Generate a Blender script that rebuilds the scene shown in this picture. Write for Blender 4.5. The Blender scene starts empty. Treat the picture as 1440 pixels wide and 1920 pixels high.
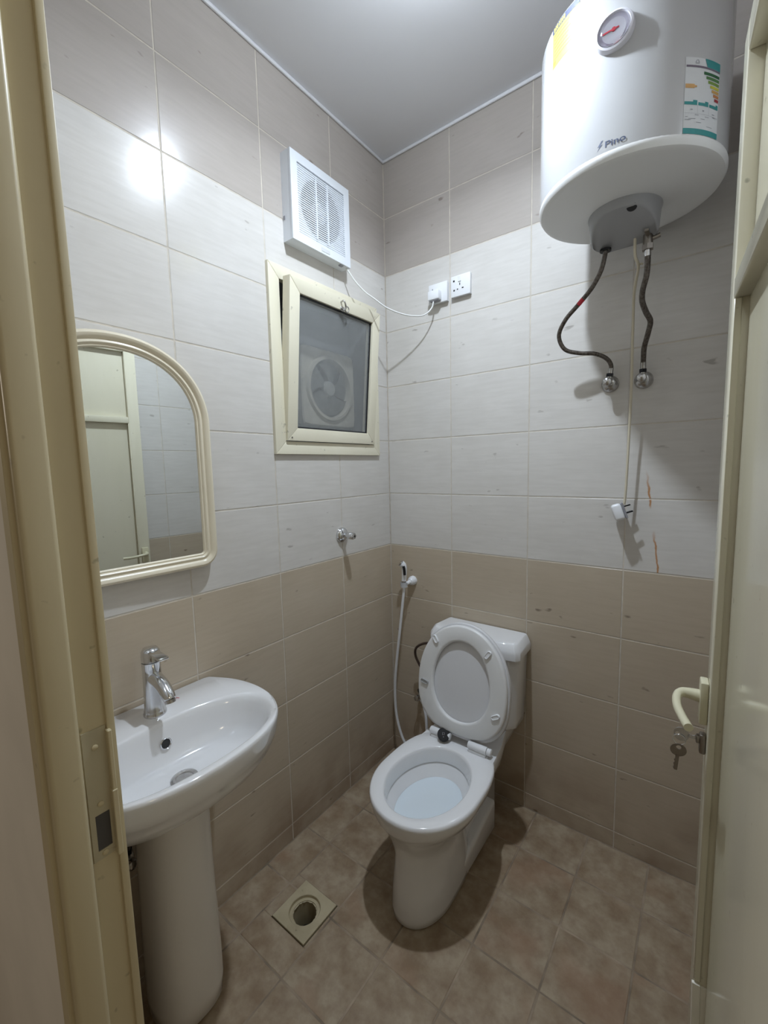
import bpy, bmesh, math, random
from math import sin, cos, pi, radians
from mathutils import Vector, Matrix

S = bpy.context.scene
COL = S.collection

# ------------------------------------------------------------------ camera, world, exposure
cam_d = bpy.data.cameras.new('camera')
cam_d.sensor_fit = 'HORIZONTAL'
cam_d.sensor_width = 36.0
cam_d.lens = 36.0 * 801.2066 / 1440.0
cam_d.clip_start = 0.01
cam = bpy.data.objects.new('camera', cam_d)
COL.objects.link(cam)
_r = Vector((0.7974691756, 0.6029401530, -0.0224963510))
_u = Vector((-0.0448703946, 0.0964465030, 0.9943262643))
_f = Vector((-0.6016889242, 0.7919351261, -0.1039672759))
cam.matrix_world = Matrix(((_r.x, _u.x, -_f.x, 1.23402), (_r.y, _u.y, -_f.y, -1.67347),
                           (_r.z, _u.z, -_f.z, 1.44480), (0, 0, 0, 1)))
S.camera = cam

world = bpy.data.worlds.new('world')
S.world = world
world.use_nodes = True
world.node_tree.nodes['Background'].inputs[0].default_value = (1.0, 0.86, 0.66, 1)
world.node_tree.nodes['Background'].inputs[1].default_value = 0.13

S.view_settings.view_transform = 'Standard'
S.view_settings.look = 'None'
S.view_settings.gamma = 1.0
S.view_settings.use_curve_mapping = False
S.view_settings.exposure = 0.0

LAMP_POS = (0.655, -0.70)
LAMP_WATTS = 12.0          # area light under the diffuser
LAMP_GLOW = 150.0           # emission of the frosted diffuser
LAMP_COL = (0.78, 0.88, 1.0)

lamp_d = bpy.data.lights.new('lamp_light', 'AREA')
lamp_d.shape = 'DISK'
lamp_d.size = 0.05
lamp_d.energy = LAMP_WATTS
lamp_d.color = LAMP_COL
lamp_d.spread = radians(158)
LAMP_LIGHT = bpy.data.objects.new('lamp_light', lamp_d)
LAMP_LIGHT.location = (LAMP_POS[0], LAMP_POS[1], 2.698)
COL.objects.link(LAMP_LIGHT)

hall_d = bpy.data.lights.new('hall_light', 'AREA')
hall_d.shape = 'DISK'
hall_d.size = 0.30
hall_d.energy = 2.8
hall_d.color = (1.0, 0.83, 0.58)
HALL_LIGHT = bpy.data.objects.new('hall_light', hall_d)
HALL_LIGHT.location = (2.6, -2.15, 1.75)
HALL_LIGHT.rotation_euler = (0, radians(88), radians(-14))
COL.objects.link(HALL_LIGHT)
plaster_fill_d = hall_d.copy()  # added fill light that brightens the outer plaster
plaster_fill_d.energy = 7.0
plaster_fill_d.color = (1.0, 0.90, 0.76)
PLASTER_FILL = bpy.data.objects.new('plaster_fill', plaster_fill_d)
PLASTER_FILL.location = (-1.3, -2.7, 1.9)
PLASTER_FILL.rotation_euler = (radians(80), 0, radians(-40))
COL.objects.link(PLASTER_FILL)

CEIL = 2.8127
W = 1.36            # right wall
YF = -1.472         # inner face of the door wall
FF = -1.438         # inner edge of the door frame
YO = -1.525         # outer face of the door wall
JX = 0.53           # left jamb
HX = 1.312          # hinge jamb

# ------------------------------------------------------------------ materials
def newmat(name):
    m = bpy.data.materials.new(name)
    m.use_nodes = True
    nt = m.node_tree
    return m, nt, nt.nodes['Principled BSDF']

def plain(name, col, rough=0.5, metal=0.0, var=0.0, scale=12.0, bump=0.0, coat=0.0, emis=None, spec=None):
    m, nt, b = newmat(name)
    b.inputs['Base Color'].default_value = (*col, 1)
    b.inputs['Roughness'].default_value = rough
    b.inputs['Metallic'].default_value = metal
    if coat: b.inputs['Coat Weight'].default_value = coat; b.inputs['Coat Roughness'].default_value = 0.05
    if spec is not None: b.inputs['Specular IOR Level'].default_value = spec
    if emis: b.inputs['Emission Color'].default_value = (*emis[0], 1); b.inputs['Emission Strength'].default_value = emis[1]
    if var or bump:
        tc = nt.nodes.new('ShaderNodeTexCoord')
        n = nt.nodes.new('ShaderNodeTexNoise'); n.inputs['Scale'].default_value = scale; n.inputs['Detail'].default_value = 5
        nt.links.new(tc.outputs['Object'], n.inputs['Vector'])
        if var:
            r = nt.nodes.new('ShaderNodeMapRange'); r.inputs[1].default_value = 0.3; r.inputs[2].default_value = 0.7
            r.inputs[3].default_value = 1 - var; r.inputs[4].default_value = 1 + var
            mu = nt.nodes.new('ShaderNodeVectorMath'); mu.operation = 'SCALE'
            mu.inputs[0].default_value = col
            nt.links.new(n.outputs['Fac'], r.inputs[0]); nt.links.new(r.outputs[0], mu.inputs['Scale'])
            nt.links.new(mu.outputs[0], b.inputs['Base Color'])
        if bump:
            bp = nt.nodes.new('ShaderNodeBump'); bp.inputs['Strength'].default_value = bump; bp.inputs['Distance'].default_value = 0.002
            nt.links.new(n.outputs['Fac'], bp.inputs['Height']); nt.links.new(bp.outputs[0], b.inputs['Normal'])
    return m

class NT:
    """small node helper"""
    def __init__(s, nt): s.nt = nt
    def n(s, t, **k):
        x = s.nt.nodes.new('ShaderNode' + t)
        for a, v in k.items(): setattr(x, a, v)
        return x
    def l(s, a, b): s.nt.links.new(a, b)
    def math(s, op, a, b=None, clamp=False):
        x = s.n('Math', operation=op, use_clamp=clamp)
        for i, v in enumerate((a, b)):
            if v is None: continue
            if isinstance(v, (int, float)): x.inputs[i].default_value = v
            else: s.l(v, x.inputs[i])
        return x.outputs[0]
    def mix(s, f, a, b):
        x = s.n('Mix', data_type='RGBA')
        for i, v in ((0, f), (6, a), (7, b)):
            if isinstance(v, (int, float)): x.inputs[i].default_value = v
            elif isinstance(v, tuple): x.inputs[i].default_value = (*v, 1)
            else: s.l(v, x.inputs[i])
        return x.outputs[2]
    def noise(s, vec, scale, detail=4, rough=0.5, w=None):
        x = s.n('TexNoise'); x.inputs['Scale'].default_value = scale; x.inputs['Detail'].default_value = detail
        x.inputs['Roughness'].default_value = rough; s.l(vec, x.inputs['Vector']); return x.outputs['Fac']
    def ramp(s, v, lo, hi, a=0.0, b=1.0):
        x = s.n('MapRange'); s.l(v, x.inputs[0])
        for i, q in enumerate((lo, hi, a, b)): x.inputs[i + 1].default_value = q
        return x.outputs[0]

def tile_vec(h, squash):
    """object coordinates shifted per tile, stretched so streaks run along the tile"""
    tc = h.n('TexCoord'); oi = h.n('ObjectInfo')
    sc = h.n('VectorMath', operation='MULTIPLY'); sc.inputs[1].default_value = squash
    h.l(tc.outputs['Object'], sc.inputs[0])
    ad = h.n('VectorMath', operation='ADD'); h.l(sc.outputs[0], ad.inputs[0])
    rn = h.n('VectorMath', operation='SCALE'); rn.inputs[0].default_value = (37.0, 91.0, 53.0)
    h.l(oi.outputs['Random'], rn.inputs['Scale']); h.l(rn.outputs[0], ad.inputs[1])
    ad2 = h.n('VectorMath', operation='ADD'); h.l(tc.outputs['Object'], ad2.inputs[0]); h.l(rn.outputs[0], ad2.inputs[1])
    return ad.outputs[0], ad2.outputs[0]

def wall_tile_mat(name, base, streak, speck, rust=False, grime=None):
    m, nt, b = newmat(name); h = NT(nt)
    st, raw = tile_vec(h, (9.0, 9.0, 85.0))
    f1 = h.ramp(h.noise(st, 1.0, 5, 0.6), 0.38, 0.68)
    c = h.mix(h.math('MULTIPLY', f1, 0.42), base, streak)
    cl = h.ramp(h.noise(raw, 7.0, 3), 0.35, 0.7)
    c = h.mix(h.math('MULTIPLY', cl, 0.30), c, streak)
    sq, _ = tile_vec(h, (17.0, 17.0, 40.0))
    sp = h.ramp(h.noise(sq, 1.0, 2, 0.4), 0.725, 0.79)
    c = h.mix(h.math('MULTIPLY', sp, 0.75), c, speck)
    if rust or grime:
        geo = h.n('NewGeometry'); sx = h.n('SeparateXYZ'); h.l(geo.outputs['Position'], sx.inputs[0])
        X, Y, Z = sx.outputs
    if rust:
        wob = h.noise(geo.outputs['Position'], 26.0, 3)
        lin = h.math('SUBTRACT', 1.0695, h.math('MULTIPLY', h.math('SUBTRACT', Z, 1.4095), 0.128))
        d = h.math('ABSOLUTE', h.math('ADD', h.math('SUBTRACT', X, lin), h.math('MULTIPLY', h.math('SUBTRACT', wob, 0.5), 0.018)))
        core = h.ramp(d, 0.0008, 0.0042, 1.0, 0.0)
        zz = h.math('MAXIMUM', h.math('MULTIPLY', h.ramp(Z, 1.285, 1.30), h.ramp(Z, 1.35, 1.415, 1.0, 0.0)),
                    h.math('MULTIPLY', h.ramp(Z, 1.065, 1.07), h.ramp(Z, 1.17, 1.215, 1.0, 0.0)))
        c = h.mix(h.math('MULTIPLY', h.math('MULTIPLY', core, zz), 0.9), c, (0.46, 0.19, 0.04))
    if grime:
        g = h.math('MULTIPLY', h.ramp(Z, 0.0, 0.34, 1.0, 0.0), h.ramp(h.noise(geo.outputs['Position'], 5.0, 4), 0.35, 0.7))
        c = h.mix(h.math('MULTIPLY', g, 0.7), c, grime)
    h.l(c, b.inputs['Base Color'])
    r = h.ramp(h.noise(st, 1.4, 3), 0.3, 0.7, 0.165, 0.195)
    h.l(r, b.inputs['Roughness'])
    bp = h.n('Bump'); bp.inputs['Strength'].default_value = 0.012; bp.inputs['Distance'].default_value = 0.001
    b.inputs['Specular IOR Level'].default_value = 0.38
    h.l(h.noise(st, 1.2, 4), bp.inputs['Height']); h.l(bp.outputs[0], b.inputs['Normal'])
    return m

WT, WS, WK = (0.69, 0.665, 0.63), (0.575, 0.548, 0.51), (0.36, 0.33, 0.30)
DT, DS, DK = (0.545, 0.465, 0.360), (0.465, 0.390, 0.298), (0.17, 0.13, 0.10)
UT, US, UK = (0.475, 0.43, 0.39), (0.41, 0.37, 0.33), (0.24, 0.20, 0.17)
M_white_tile = wall_tile_mat('white_wall_tile', WT, WS, WK)
M_white_rust = wall_tile_mat('white_wall_tile_with_rust', WT, WS, WK, rust=True)
M_upper_tile = wall_tile_mat('hazed_taupe_wall_tile', UT, US, UK)  # same taupe tile, with reflection haze put into its colours
M_dark_tile = wall_tile_mat('taupe_wall_tile', DT, DS, DK, grime=(0.20, 0.11, 0.06))

def floor_tile_mat():
    m, nt, b = newmat('mottled_floor_tile'); h = NT(nt)
    _, raw = tile_vec(h, (1, 1, 1))
    f1 = h.ramp(h.noise(raw, 13.0, 5, 0.6), 0.36, 0.66)
    f2 = h.ramp(h.noise(raw, 34.0, 4, 0.6), 0.45, 0.72)
    c = h.mix(f1, (0.405, 0.325, 0.225), (0.262, 0.184, 0.112))
    c = h.mix(h.math('MULTIPLY', f2, 0.45), c, (0.21, 0.135, 0.088))
    f3 = h.ramp(h.noise(raw, 5.0, 2), 0.56, 0.70)
    c = h.mix(h.math('MULTIPLY', f3, 0.35), c, (0.33, 0.18, 0.105))
    h.l(c, b.inputs['Base Color'])
    h.l(h.ramp(h.noise(raw, 9.0, 3), 0.3, 0.7, 0.40, 0.60), b.inputs['Roughness'])
    bp = h.n('Bump'); bp.inputs['Strength'].default_value = 0.25; bp.inputs['Distance'].default_value = 0.002
    h.l(h.noise(raw, 20.0, 4), bp.inputs['Height']); h.l(bp.outputs[0], b.inputs['Normal'])
    return m
M_floor_tile = floor_tile_mat()
M_grout = plain('beige_grout', (0.60, 0.55, 0.475), 0.9, var=0.12, scale=30)
M_floor_grout = plain('brown_floor_grout', (0.30, 0.235, 0.17), 0.9, var=0.45, scale=9)
M_ceiling = plain('white_ceiling_paint', (0.78, 0.78, 0.80), 0.32, var=0.01, scale=4)
M_plaster = plain('outer_plaster', (0.80, 0.755, 0.69), 0.8, var=0.04, scale=6, bump=0.1)

def painted(name, col, dirt, amount=0.5, rough=0.32, stretch=(1, 1, 0.25)):
    m, nt, b = newmat(name); h = NT(nt)
    tc = h.n('TexCoord'); mp = h.n('VectorMath', operation='MULTIPLY'); mp.inputs[1].default_value = stretch
    h.l(tc.outputs['Object'], mp.inputs[0])
    f = h.ramp(h.noise(mp.outputs[0], 6.0, 5, 0.6), 0.42, 0.72)
    s = h.ramp(h.noise(tc.outputs['Object'], 45.0, 2, 0.5), 0.70, 0.78)
    c = h.mix(h.math('MULTIPLY', f, amount), col, dirt)
    c = h.mix(h.math('MULTIPLY', s, 0.6), c, tuple(q * 0.4 for q in dirt))
    h.l(c, b.inputs['Base Color'])
    b.inputs['Roughness'].default_value = rough
    return m
M_door = painted('cream_door_paint', (0.72, 0.68, 0.54), (0.62, 0.585, 0.43), 0.4, 0.13)
M_frame = painted('cream_door_frame_paint', (0.60, 0.525, 0.35), (0.48, 0.40, 0.25), 0.5, 0.38)
M_strip = plain('ivory_strip', (0.90, 0.87, 0.78), 0.4, var=0.05)
M_handle = plain('cream_handle_plastic', (0.68, 0.64, 0.46), 0.28)
M_window = painted('cream_window_paint', (0.80, 0.755, 0.60), (0.70, 0.65, 0.50), 0.3, 0.35)
M_mirror_frame = plain('ivory_mirror_plastic', (0.76, 0.69, 0.54), 0.28, var=0.02)
M_mirror = plain('mirror_silver', (0.80, 0.83, 0.82), 0.01, 1.0)
M_ceramic = plain('white_ceramic', (0.80, 0.80, 0.81), 0.10, coat=0.5)
M_ped = plain('pedestal_ceramic', (0.76, 0.74, 0.71), 0.14, coat=0.4)
M_seat = plain('white_seat_plastic', (0.76, 0.76, 0.76), 0.30)
M_plastic = plain('white_plastic', (0.83, 0.84, 0.86), 0.30)
M_fan = plain('fan_white_plastic', (0.76, 0.79, 0.83), 0.35)
M_fan_in = plain('fan_inner_shaded_plastic', (0.42, 0.44, 0.48), 0.5)  # greyed: dimness behind the slats is put into the plastic's colour
M_fan_dark = plain('fan_well_shade', (0.06, 0.06, 0.07), 0.6)  # near-black: shade deep inside the fan, put into the colour
M_heater = plain('heater_white_enamel', (0.50, 0.50, 0.505), 0.09, spec=0.8)
M_heater_base = plain('heater_end_cap', (0.78, 0.78, 0.77), 0.40)
M_grey = plain('grey_plastic', (0.34, 0.34, 0.345), 0.42)
M_dark = plain('dark_gap', (0.02, 0.02, 0.022), 0.6)
M_black = plain('black_rubber', (0.015, 0.015, 0.018), 0.2, spec=0.3)
M_chrome = plain('chrome', (0.72, 0.73, 0.75), 0.12, 1.0)
M_dull = plain('worn_chrome', (0.50, 0.49, 0.48), 0.24, 1.0, var=0.25, scale=60)
M_brass = plain('tarnished_brass', (0.30, 0.22, 0.12), 0.45, 0.8)
M_steel = plain('key_steel', (0.30, 0.27, 0.24), 0.35, 1.0)
M_cable = plain('white_cable', (0.78, 0.78, 0.76), 0.4)
M_oldcable = plain('yellowed_cable', (0.62, 0.56, 0.43), 0.45)
M_yellow = plain('yellow_sticker', (0.86, 0.80, 0.10), 0.45)
M_navy = plain('navy_print', (0.035, 0.05, 0.13), 0.45)
M_teal = plain('teal_print', (0.03, 0.26, 0.26), 0.4)
M_paper = plain('label_paper', (0.66, 0.67, 0.68), 0.45)
M_greyprint = plain('grey_print', (0.30, 0.30, 0.33), 0.5)
M_mauve = plain('mauve_print', (0.16, 0.13, 0.17), 0.5)
M_red = plain('red_print', (0.55, 0.03, 0.05), 0.4)
M_drain = painted('drain_ivory_plastic', (0.50, 0.43, 0.285), (0.31, 0.25, 0.15), 0.7, 0.5, (1, 1, 1))
M_beige = plain('dusty_beige_plastic', (0.80, 0.75, 0.62), 0.6, var=0.12, scale=14)
M_dust = plain('dusty_grey_plastic', (0.46, 0.46, 0.42), 0.6, var=0.2, scale=14)
M_board = plain('grey_board', (0.10, 0.105, 0.11), 0.7)

def glass_mat():
    m, nt, b = newmat('dusty_window_glass'); h = NT(nt)
    out = nt.nodes['Material Output']
    tc = h.n('TexCoord')
    f = h.ramp(h.noise(tc.outputs['Object'], 8.0, 5, 0.6), 0.3, 0.75, 0.30, 0.44)
    b.inputs['Base Color'].default_value = (0.36, 0.375, 0.375, 1); b.inputs['Roughness'].default_value = 0.18
    t = h.n('BsdfTransparent'); mx = h.n('MixShader')
    h.l(f, mx.inputs[0]); h.l(t.outputs[0], mx.inputs[1]); h.l(b.outputs[0], mx.inputs[2]); h.l(mx.outputs[0], out.inputs[0])
    return m
M_glass = glass_mat()
def clear_mat(name, col=(1, 1, 1), ior=1.45):
    m, nt, b = newmat(name)
    b.inputs['Base Color'].default_value = (*col, 1); b.inputs['Roughness'].default_value = 0.02
    b.inputs['Transmission Weight'].default_value = 1.0; b.inputs['IOR'].default_value = ior
    return m
M_clear = clear_mat('clear_gauge_plastic')
M_water = plain('toilet_water', (0.70, 0.77, 0.82), 0.03)

def braid_mat():
    m, nt, b = newmat('braided_steel_hose'); h = NT(nt)
    tc = h.n('TexCoord'); n = h.noise(tc.outputs['Object'], 160.0, 3)
    c = h.mix(h.ramp(n, 0.35, 0.65), (0.17, 0.15, 0.13), (0.075, 0.06, 0.05))
    h.l(c, b.inputs['Base Color']); b.inputs['Roughness'].default_value = 0.42; b.inputs['Metallic'].default_value = 0.6
    return m
M_braid = braid_mat()

# ------------------------------------------------------------------ object helpers
WORLD_LOC = {}

def thing(name, label, cat, loc=(0, 0, 0), rot=(0, 0, 0), group=None, kind=None):
    o = bpy.data.objects.new(name, None)
    o.empty_display_size = 0.05
    COL.objects.link(o)
    o.location = loc; o.rotation_euler = rot
    if label: o['label'] = label
    if cat: o['category'] = cat
    if group: o['group'] = group
    if kind: o['kind'] = kind
    WORLD_LOC[o.name] = Vector(loc)
    return o

def obj(name, bm, mats, parent=None, local=False, label=None, smooth=None, kind=None):
    """one mesh object; bm is in world coordinates unless local"""
    if not isinstance(mats, (list, tuple)): mats = [mats]
    if parent is not None and not local:
        bmesh.ops.translate(bm, verts=bm.verts, vec=-WORLD_LOC[parent.name])
    elif parent is None and not local:
        xs = [v.co for v in bm.verts]
        c = Vector(((min(v.x for v in xs) + max(v.x for v in xs)) / 2, (min(v.y for v in xs) + max(v.y for v in xs)) / 2, min(v.z for v in xs)))
        bmesh.ops.translate(bm, verts=bm.verts, vec=-c)
    bm.normal_update()
    me = bpy.data.meshes.new(name)
    bm.to_mesh(me); bm.free()
    for m in mats: me.materials.append(m)
    if smooth is not None:
        me.shade_smooth()
        me.set_sharp_from_angle(angle=radians(smooth))
    o = bpy.data.objects.new(name, me)
    COL.objects.link(o)
    if parent is not None:
        o.parent = parent
        WORLD_LOC[o.name] = WORLD_LOC[parent.name].copy()
    elif not local:
        o.location = c
        WORLD_LOC[o.name] = c.copy()
    else:
        WORLD_LOC[o.name] = Vector((0, 0, 0))
    if label: o['label'] = label
    if kind: o['kind'] = kind
    return o

def tag(o, label=None, cat=None, group=None, kind=None):
    if label: o['label'] = label
    if cat: o['category'] = cat
    if group: o['group'] = group
    if kind: o['kind'] = kind
    return o

def B(): return bmesh.new()

def box(bm, lo, hi, bevel=0.0, seg=2, mat=0, M=None):
    lo = Vector(lo); hi = Vector(hi)
    r = bmesh.ops.create_cube(bm, size=1.0)
    vs = r['verts']
    for v in vs:
        v.co = Vector((lo[i] + (v.co[i] + 0.5) * (hi[i] - lo[i]) for i in range(3)))
    fs = list({f for v in vs for f in v.link_faces})
    if bevel > 0:
        es = list({e for v in vs for e in v.link_edges})
        rr = bmesh.ops.bevel(bm, geom=es, offset=bevel, segments=seg, profile=0.5, affect='EDGES')
        fs = list({f for f in fs if f.is_valid} | set(rr['faces']))
        vs = list({v for f in fs for v in f.verts})
    for f in fs: f.material_index = mat
    if M is not None: bmesh.ops.transform(bm, matrix=M, verts=vs)
    return vs

def ring_loft(bm, rings, close=True, cap0=True, cap1=True, mat=0):
    """rings: list of lists of points (same count)"""
    V = [[bm.verts.new(p) for p in r] for r in rings]
    n = len(rings[0])
    for a, b in zip(V[:-1], V[1:]):
        for i in range(n if close else n - 1):
            j = (i + 1) % n
            try:
                f = bm.faces.new((a[i], a[j], b[j], b[i])); f.material_index = mat
            except ValueError: pass
    if cap0: f = bm.faces.new(list(reversed(V[0]))); f.material_index = mat
    if cap1: f = bm.faces.new(V[-1]); f.material_index = mat
    return V

def lathe(bm, prof, center, axis='z', n=32, mat=0, cap0=True, cap1=True):
    """prof: (radius, height along the axis)"""
    ax = {'x': Vector((1, 0, 0)), 'y': Vector((0, 1, 0)), 'z': Vector((0, 0, 1))}.get(axis, None) if isinstance(axis, str) else Vector(axis).normalized()
    if isinstance(axis, str) and axis.startswith('-'): ax = -{'x': Vector((1, 0, 0)), 'y': Vector((0, 1, 0)), 'z': Vector((0, 0, 1))}[axis[1]]
    t = Vector((0, 0, 1)) if abs(ax.z) < 0.9 else Vector((1, 0, 0))
    u = t.cross(ax).normalized(); v = ax.cross(u)
    c = Vector(center)
    rings = [[c + ax * h + (u * cos(2 * pi * i / n) + v * sin(2 * pi * i / n)) * max(r, 1e-5) for i in range(n)] for r, h in prof]
    return ring_loft(bm, rings, True, cap0, cap1, mat)

def cr(pts, per=8):
    """Catmull-Rom through the points"""
    P = [Vector(p) for p in pts]
    P = [P[0] * 2 - P[1]] + P + [P[-1] * 2 - P[-2]]
    out = []
    for i in range(1, len(P) - 2):
        for k in range(per):
            t = k / per
            a, b, c, d = P[i - 1], P[i], P[i + 1], P[i + 2]
            out.append(0.5 * ((2 * b) + (c - a) * t + (2 * a - 5 * b + 4 * c - d) * t * t + (3 * b - a - 3 * c + d) * t ** 3))
    out.append(P[-2])
    return out

def tube(bm, pts, r, n=10, mat=0, caps=True):
    """r: a number or a list of radii"""
    P = [Vector(p) for p in pts]
    R = r if isinstance(r, (list, tuple)) else [r] * len(P)
    T = [(P[min(i + 1, len(P) - 1)] - P[max(i - 1, 0)]).normalized() for i in range(len(P))]
    nrm = T[0].orthogonal().normalized()
    rings = []
    for i, p in enumerate(P):
        nrm = (nrm - T[i] * nrm.dot(T[i])).normalized()
        bi = T[i].cross(nrm)
        rings.append([p + (nrm * cos(2 * pi * k / n) + bi * sin(2 * pi * k / n)) * R[i] for k in range(n)])
    return ring_loft(bm, rings, True, caps, caps, mat)

def prism(bm, poly, lo, hi, axes='xyz', mat=0):
    """extrude a 2D polygon; axes gives which world axes take (u, v, extrusion)"""
    idx = ['xyz'.index(a) for a in axes]
    def P(u, v, w):
        q = [0, 0, 0]; q[idx[0]] = u; q[idx[1]] = v; q[idx[2]] = w; return q
    V = ring_loft(bm, [[P(u, v, lo) for u, v in poly], [P(u, v, hi) for u, v in poly]], mat=mat)
    bmesh.ops.recalc_face_normals(bm, faces=bm.faces)
    return V

# ------------------------------------------------------------------ rectangles with a hole
def cut_rect(r, holes):
    """r = (u0, v0, u1, v1); pieces of r left after the holes are cut away"""
    out = [r]
    for h in holes:
        nxt = []
        for (a, b, c, d) in out:
            if h[2] <= a or h[0] >= c or h[3] <= b or h[1] >= d: nxt.append((a, b, c, d)); continue
            if h[1] > b: nxt.append((a, b, c, h[1]))
            if h[3] < d: nxt.append((a, h[3], c, d))
            m0, m1 = max(b, h[1]), min(d, h[3])
            if h[0] > a: nxt.append((a, m0, h[0], m1))
            if h[2] < c: nxt.append((h[2], m0, c, m1))
        out = nxt
    return [q for q in out if q[2] - q[0] > 0.003 and q[3] - q[1] > 0.003]

TILE_MESH = {}
def tile_mesh(rects, key, to3, mats, bevel=0.0016, drop=0.0012, depth=0.007):
    """a tile: bevelled top face at depth 0, body going back; rects relative to the tile centre"""
    if key in TILE_MESH: return TILE_MESH[key]
    bm = B()
    for (a, b, c, d) in rects:
        e = bevel
        def ring(i, w): return [bm.verts.new(to3(u, v, w)) for u, v in ((a + i, b + i), (c - i, b + i), (c - i, d - i), (a + i, d - i))]
        r0, r1, r2 = ring(0, -depth), ring(0, -drop), ring(e, 0.0)
        for x, y in ((r0, r1), (r1, r2)):
            for i in range(4): bm.faces.new((x[i], x[(i + 1) % 4], y[(i + 1) % 4], y[i]))
        bm.faces.new(r2)
    bmesh.ops.recalc_face_normals(bm, faces=bm.faces)
    # make sure the front faces outwards
    f = max(bm.faces, key=lambda q: q.calc_area()); f.normal_update()
    if f.normal.dot(Vector(to3(0, 0, 1)) - Vector(to3(0, 0, 0))) < 0: bmesh.ops.reverse_faces(bm, faces=bm.faces)
    me = bpy.data.meshes.new('tile'); bm.to_mesh(me); bm.free()
    me.materials.append(mats)
    TILE_MESH[key] = me
    return me

def lay_tiles(parent, wall, us, vs, place, to3, mat_of, gap, holes=(), jit=0.0):
    rnd = random.Random(wall)
    for i in range(len(us) - 1):
        for j in range(len(vs) - 1):
            u0, u1, v0, v1 = us[i] + gap / 2, us[i + 1] - gap / 2, vs[j] + gap / 2, vs[j + 1] - gap / 2
            if u1 - u0 < 0.004 or v1 - v0 < 0.004: continue
            pcs = cut_rect((u0, v0, u1, v1), holes)
            if not pcs: continue
            cu, cv = (u0 + u1) / 2, (v0 + v1) / 2
            rel = [(a - cu, b - cv, c - cu, d - cv) for a, b, c, d in pcs]
            m = mat_of(i, j, cu, cv)
            key = (wall, m.name, tuple(tuple(round(q, 4) for q in r) for r in rel))
            o = bpy.data.objects.new('tile', tile_mesh(rel, key, to3, m))
            COL.objects.link(o)
            o.parent = parent
            o.location = Vector(place(cu, cv)) + (Vector(to3(0, 0, rnd.uniform(-jit, jit))) if jit else Vector())

def slab(name, boxes, mat):
    bm = B()
    for lo, hi in boxes: box(bm, lo, hi)
    o = obj(name, bm, mat, local=True)
    o['kind'] = 'structure'
    return o

# ------------------------------------------------------------------ room shell
WIN = (-0.672, 1.512, -0.100, 2.142)       # hole in the left wall (y0, z0, y1, z1)
DRN = (0.164, -0.9205, 0.316, -0.7685)     # hole in the floor (x0, y0, x1, y1)
T = 0.0009                                 # grout sits this far behind the tile faces

def wall_rects(r, holes): return cut_rect(r, holes)
wl = slab('wall_left', [((-0.14, a, b), (-T, c, d)) for a, b, c, d in wall_rects((YF, -0.05, 0.12, CEIL + 0.1), [WIN])], M_grout)
wb = slab('wall_back', [((0.0, T, -0.05), (W + 0.12, 0.12, CEIL + 0.1))], M_grout)
wr = slab('wall_right', [((W + T, YF, -0.05), (W + 0.12, 0.0, CEIL + 0.1))], M_grout)
DOOR_TOP = 2.165
wf = slab('wall_front', [((-4.0, YO, -0.05), (JX - 0.03, YF, CEIL + 0.1)), ((HX + 0.03, YO, -0.05), (2.9, YF, CEIL + 0.1)),
                         ((JX - 0.03, YO, DOOR_TOP), (HX + 0.03, YF, CEIL + 0.1))], M_plaster)
fl = slab('floor', [((a, b, -0.12), (c, d, -T)) for a, b, c, d in wall_rects((-4.0, -3.0, 2.9, 0.12), [DRN])], M_floor_grout)
ce = slab('ceiling', [((-0.14, YF - 0.02, CEIL), (W + 0.12, 0.12, CEIL + 0.1))], M_ceiling)

ROWS = [0.0] + [1.0686 + 0.25 * k for k in range(-4, 7)] + [CEIL]
def band(cv): return 1.0686 < cv < 2.3186
def tone(cv, white=None): return (white or M_white_tile) if band(cv) else (M_upper_tile if cv > 2 else M_dark_tile)
Yc = [YF, -1.3578, -1.0207, -0.6835, -0.3463, -0.0008]
lay_tiles(wl, 'left', Yc, ROWS, lambda u, v: (0, u, v), lambda u, v, w: (w, u, v),
          lambda i, j, u, v: tone(v), 0.0032, [WIN])
Xc = [0.0008, 0.3361, 0.6733, 1.0105, 1.3477, W]
lay_tiles(wb, 'back', Xc, ROWS, lambda u, v: (u, 0, v), lambda u, v, w: (u, -w, v),
          lambda i, j, u, v: tone(v, M_white_rust if (i == 3 and v < 1.6) else None), 0.0032)
Yr = [YF, -1.22, -0.887, -0.55, -0.213, -0.0008]
lay_tiles(wr, 'right', Yr, ROWS, lambda u, v: (W, u, v), lambda u, v, w: (W * 0 - w, u, v),
          lambda i, j, u, v: tone(v), 0.0032)
lay_tiles(wf, 'front', [0.004, 0.337, JX - 0.034], ROWS, lambda u, v: (u, YF + 0.004, v), lambda u, v, w: (u, w, v),
          lambda i, j, u, v: tone(v), 0.0032)
Fx = [0.0, 0.125, 0.3255, 0.526, 0.7255, 0.9245, 1.1255, 1.3255, W]
Fy = [YO, -1.42, -1.2165, -1.0135, -0.810, -0.611, -0.405, -0.202, 0.0]
lay_tiles(fl, 'floor', Fx, Fy, lambda u, v: (u, v, 0), lambda u, v, w: (u, v, w),
          lambda i, j, u, v: M_floor_tile, 0.0045, [DRN], jit=0.0006)

# plaster bead where the ceiling meets the tiles
for k, (lo, hi) in enumerate((((0.0, -0.009, CEIL - 0.012), (W, 0.0, CEIL)), ((0.0, YF, CEIL - 0.012), (0.009, -0.009, CEIL)))):
    bm = B(); box(bm, lo, hi, 0.003, 2)
    o = obj('trim_%d' % (k + 2), bm, M_ceiling, local=True, smooth=50); o['kind'] = 'structure'

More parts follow.
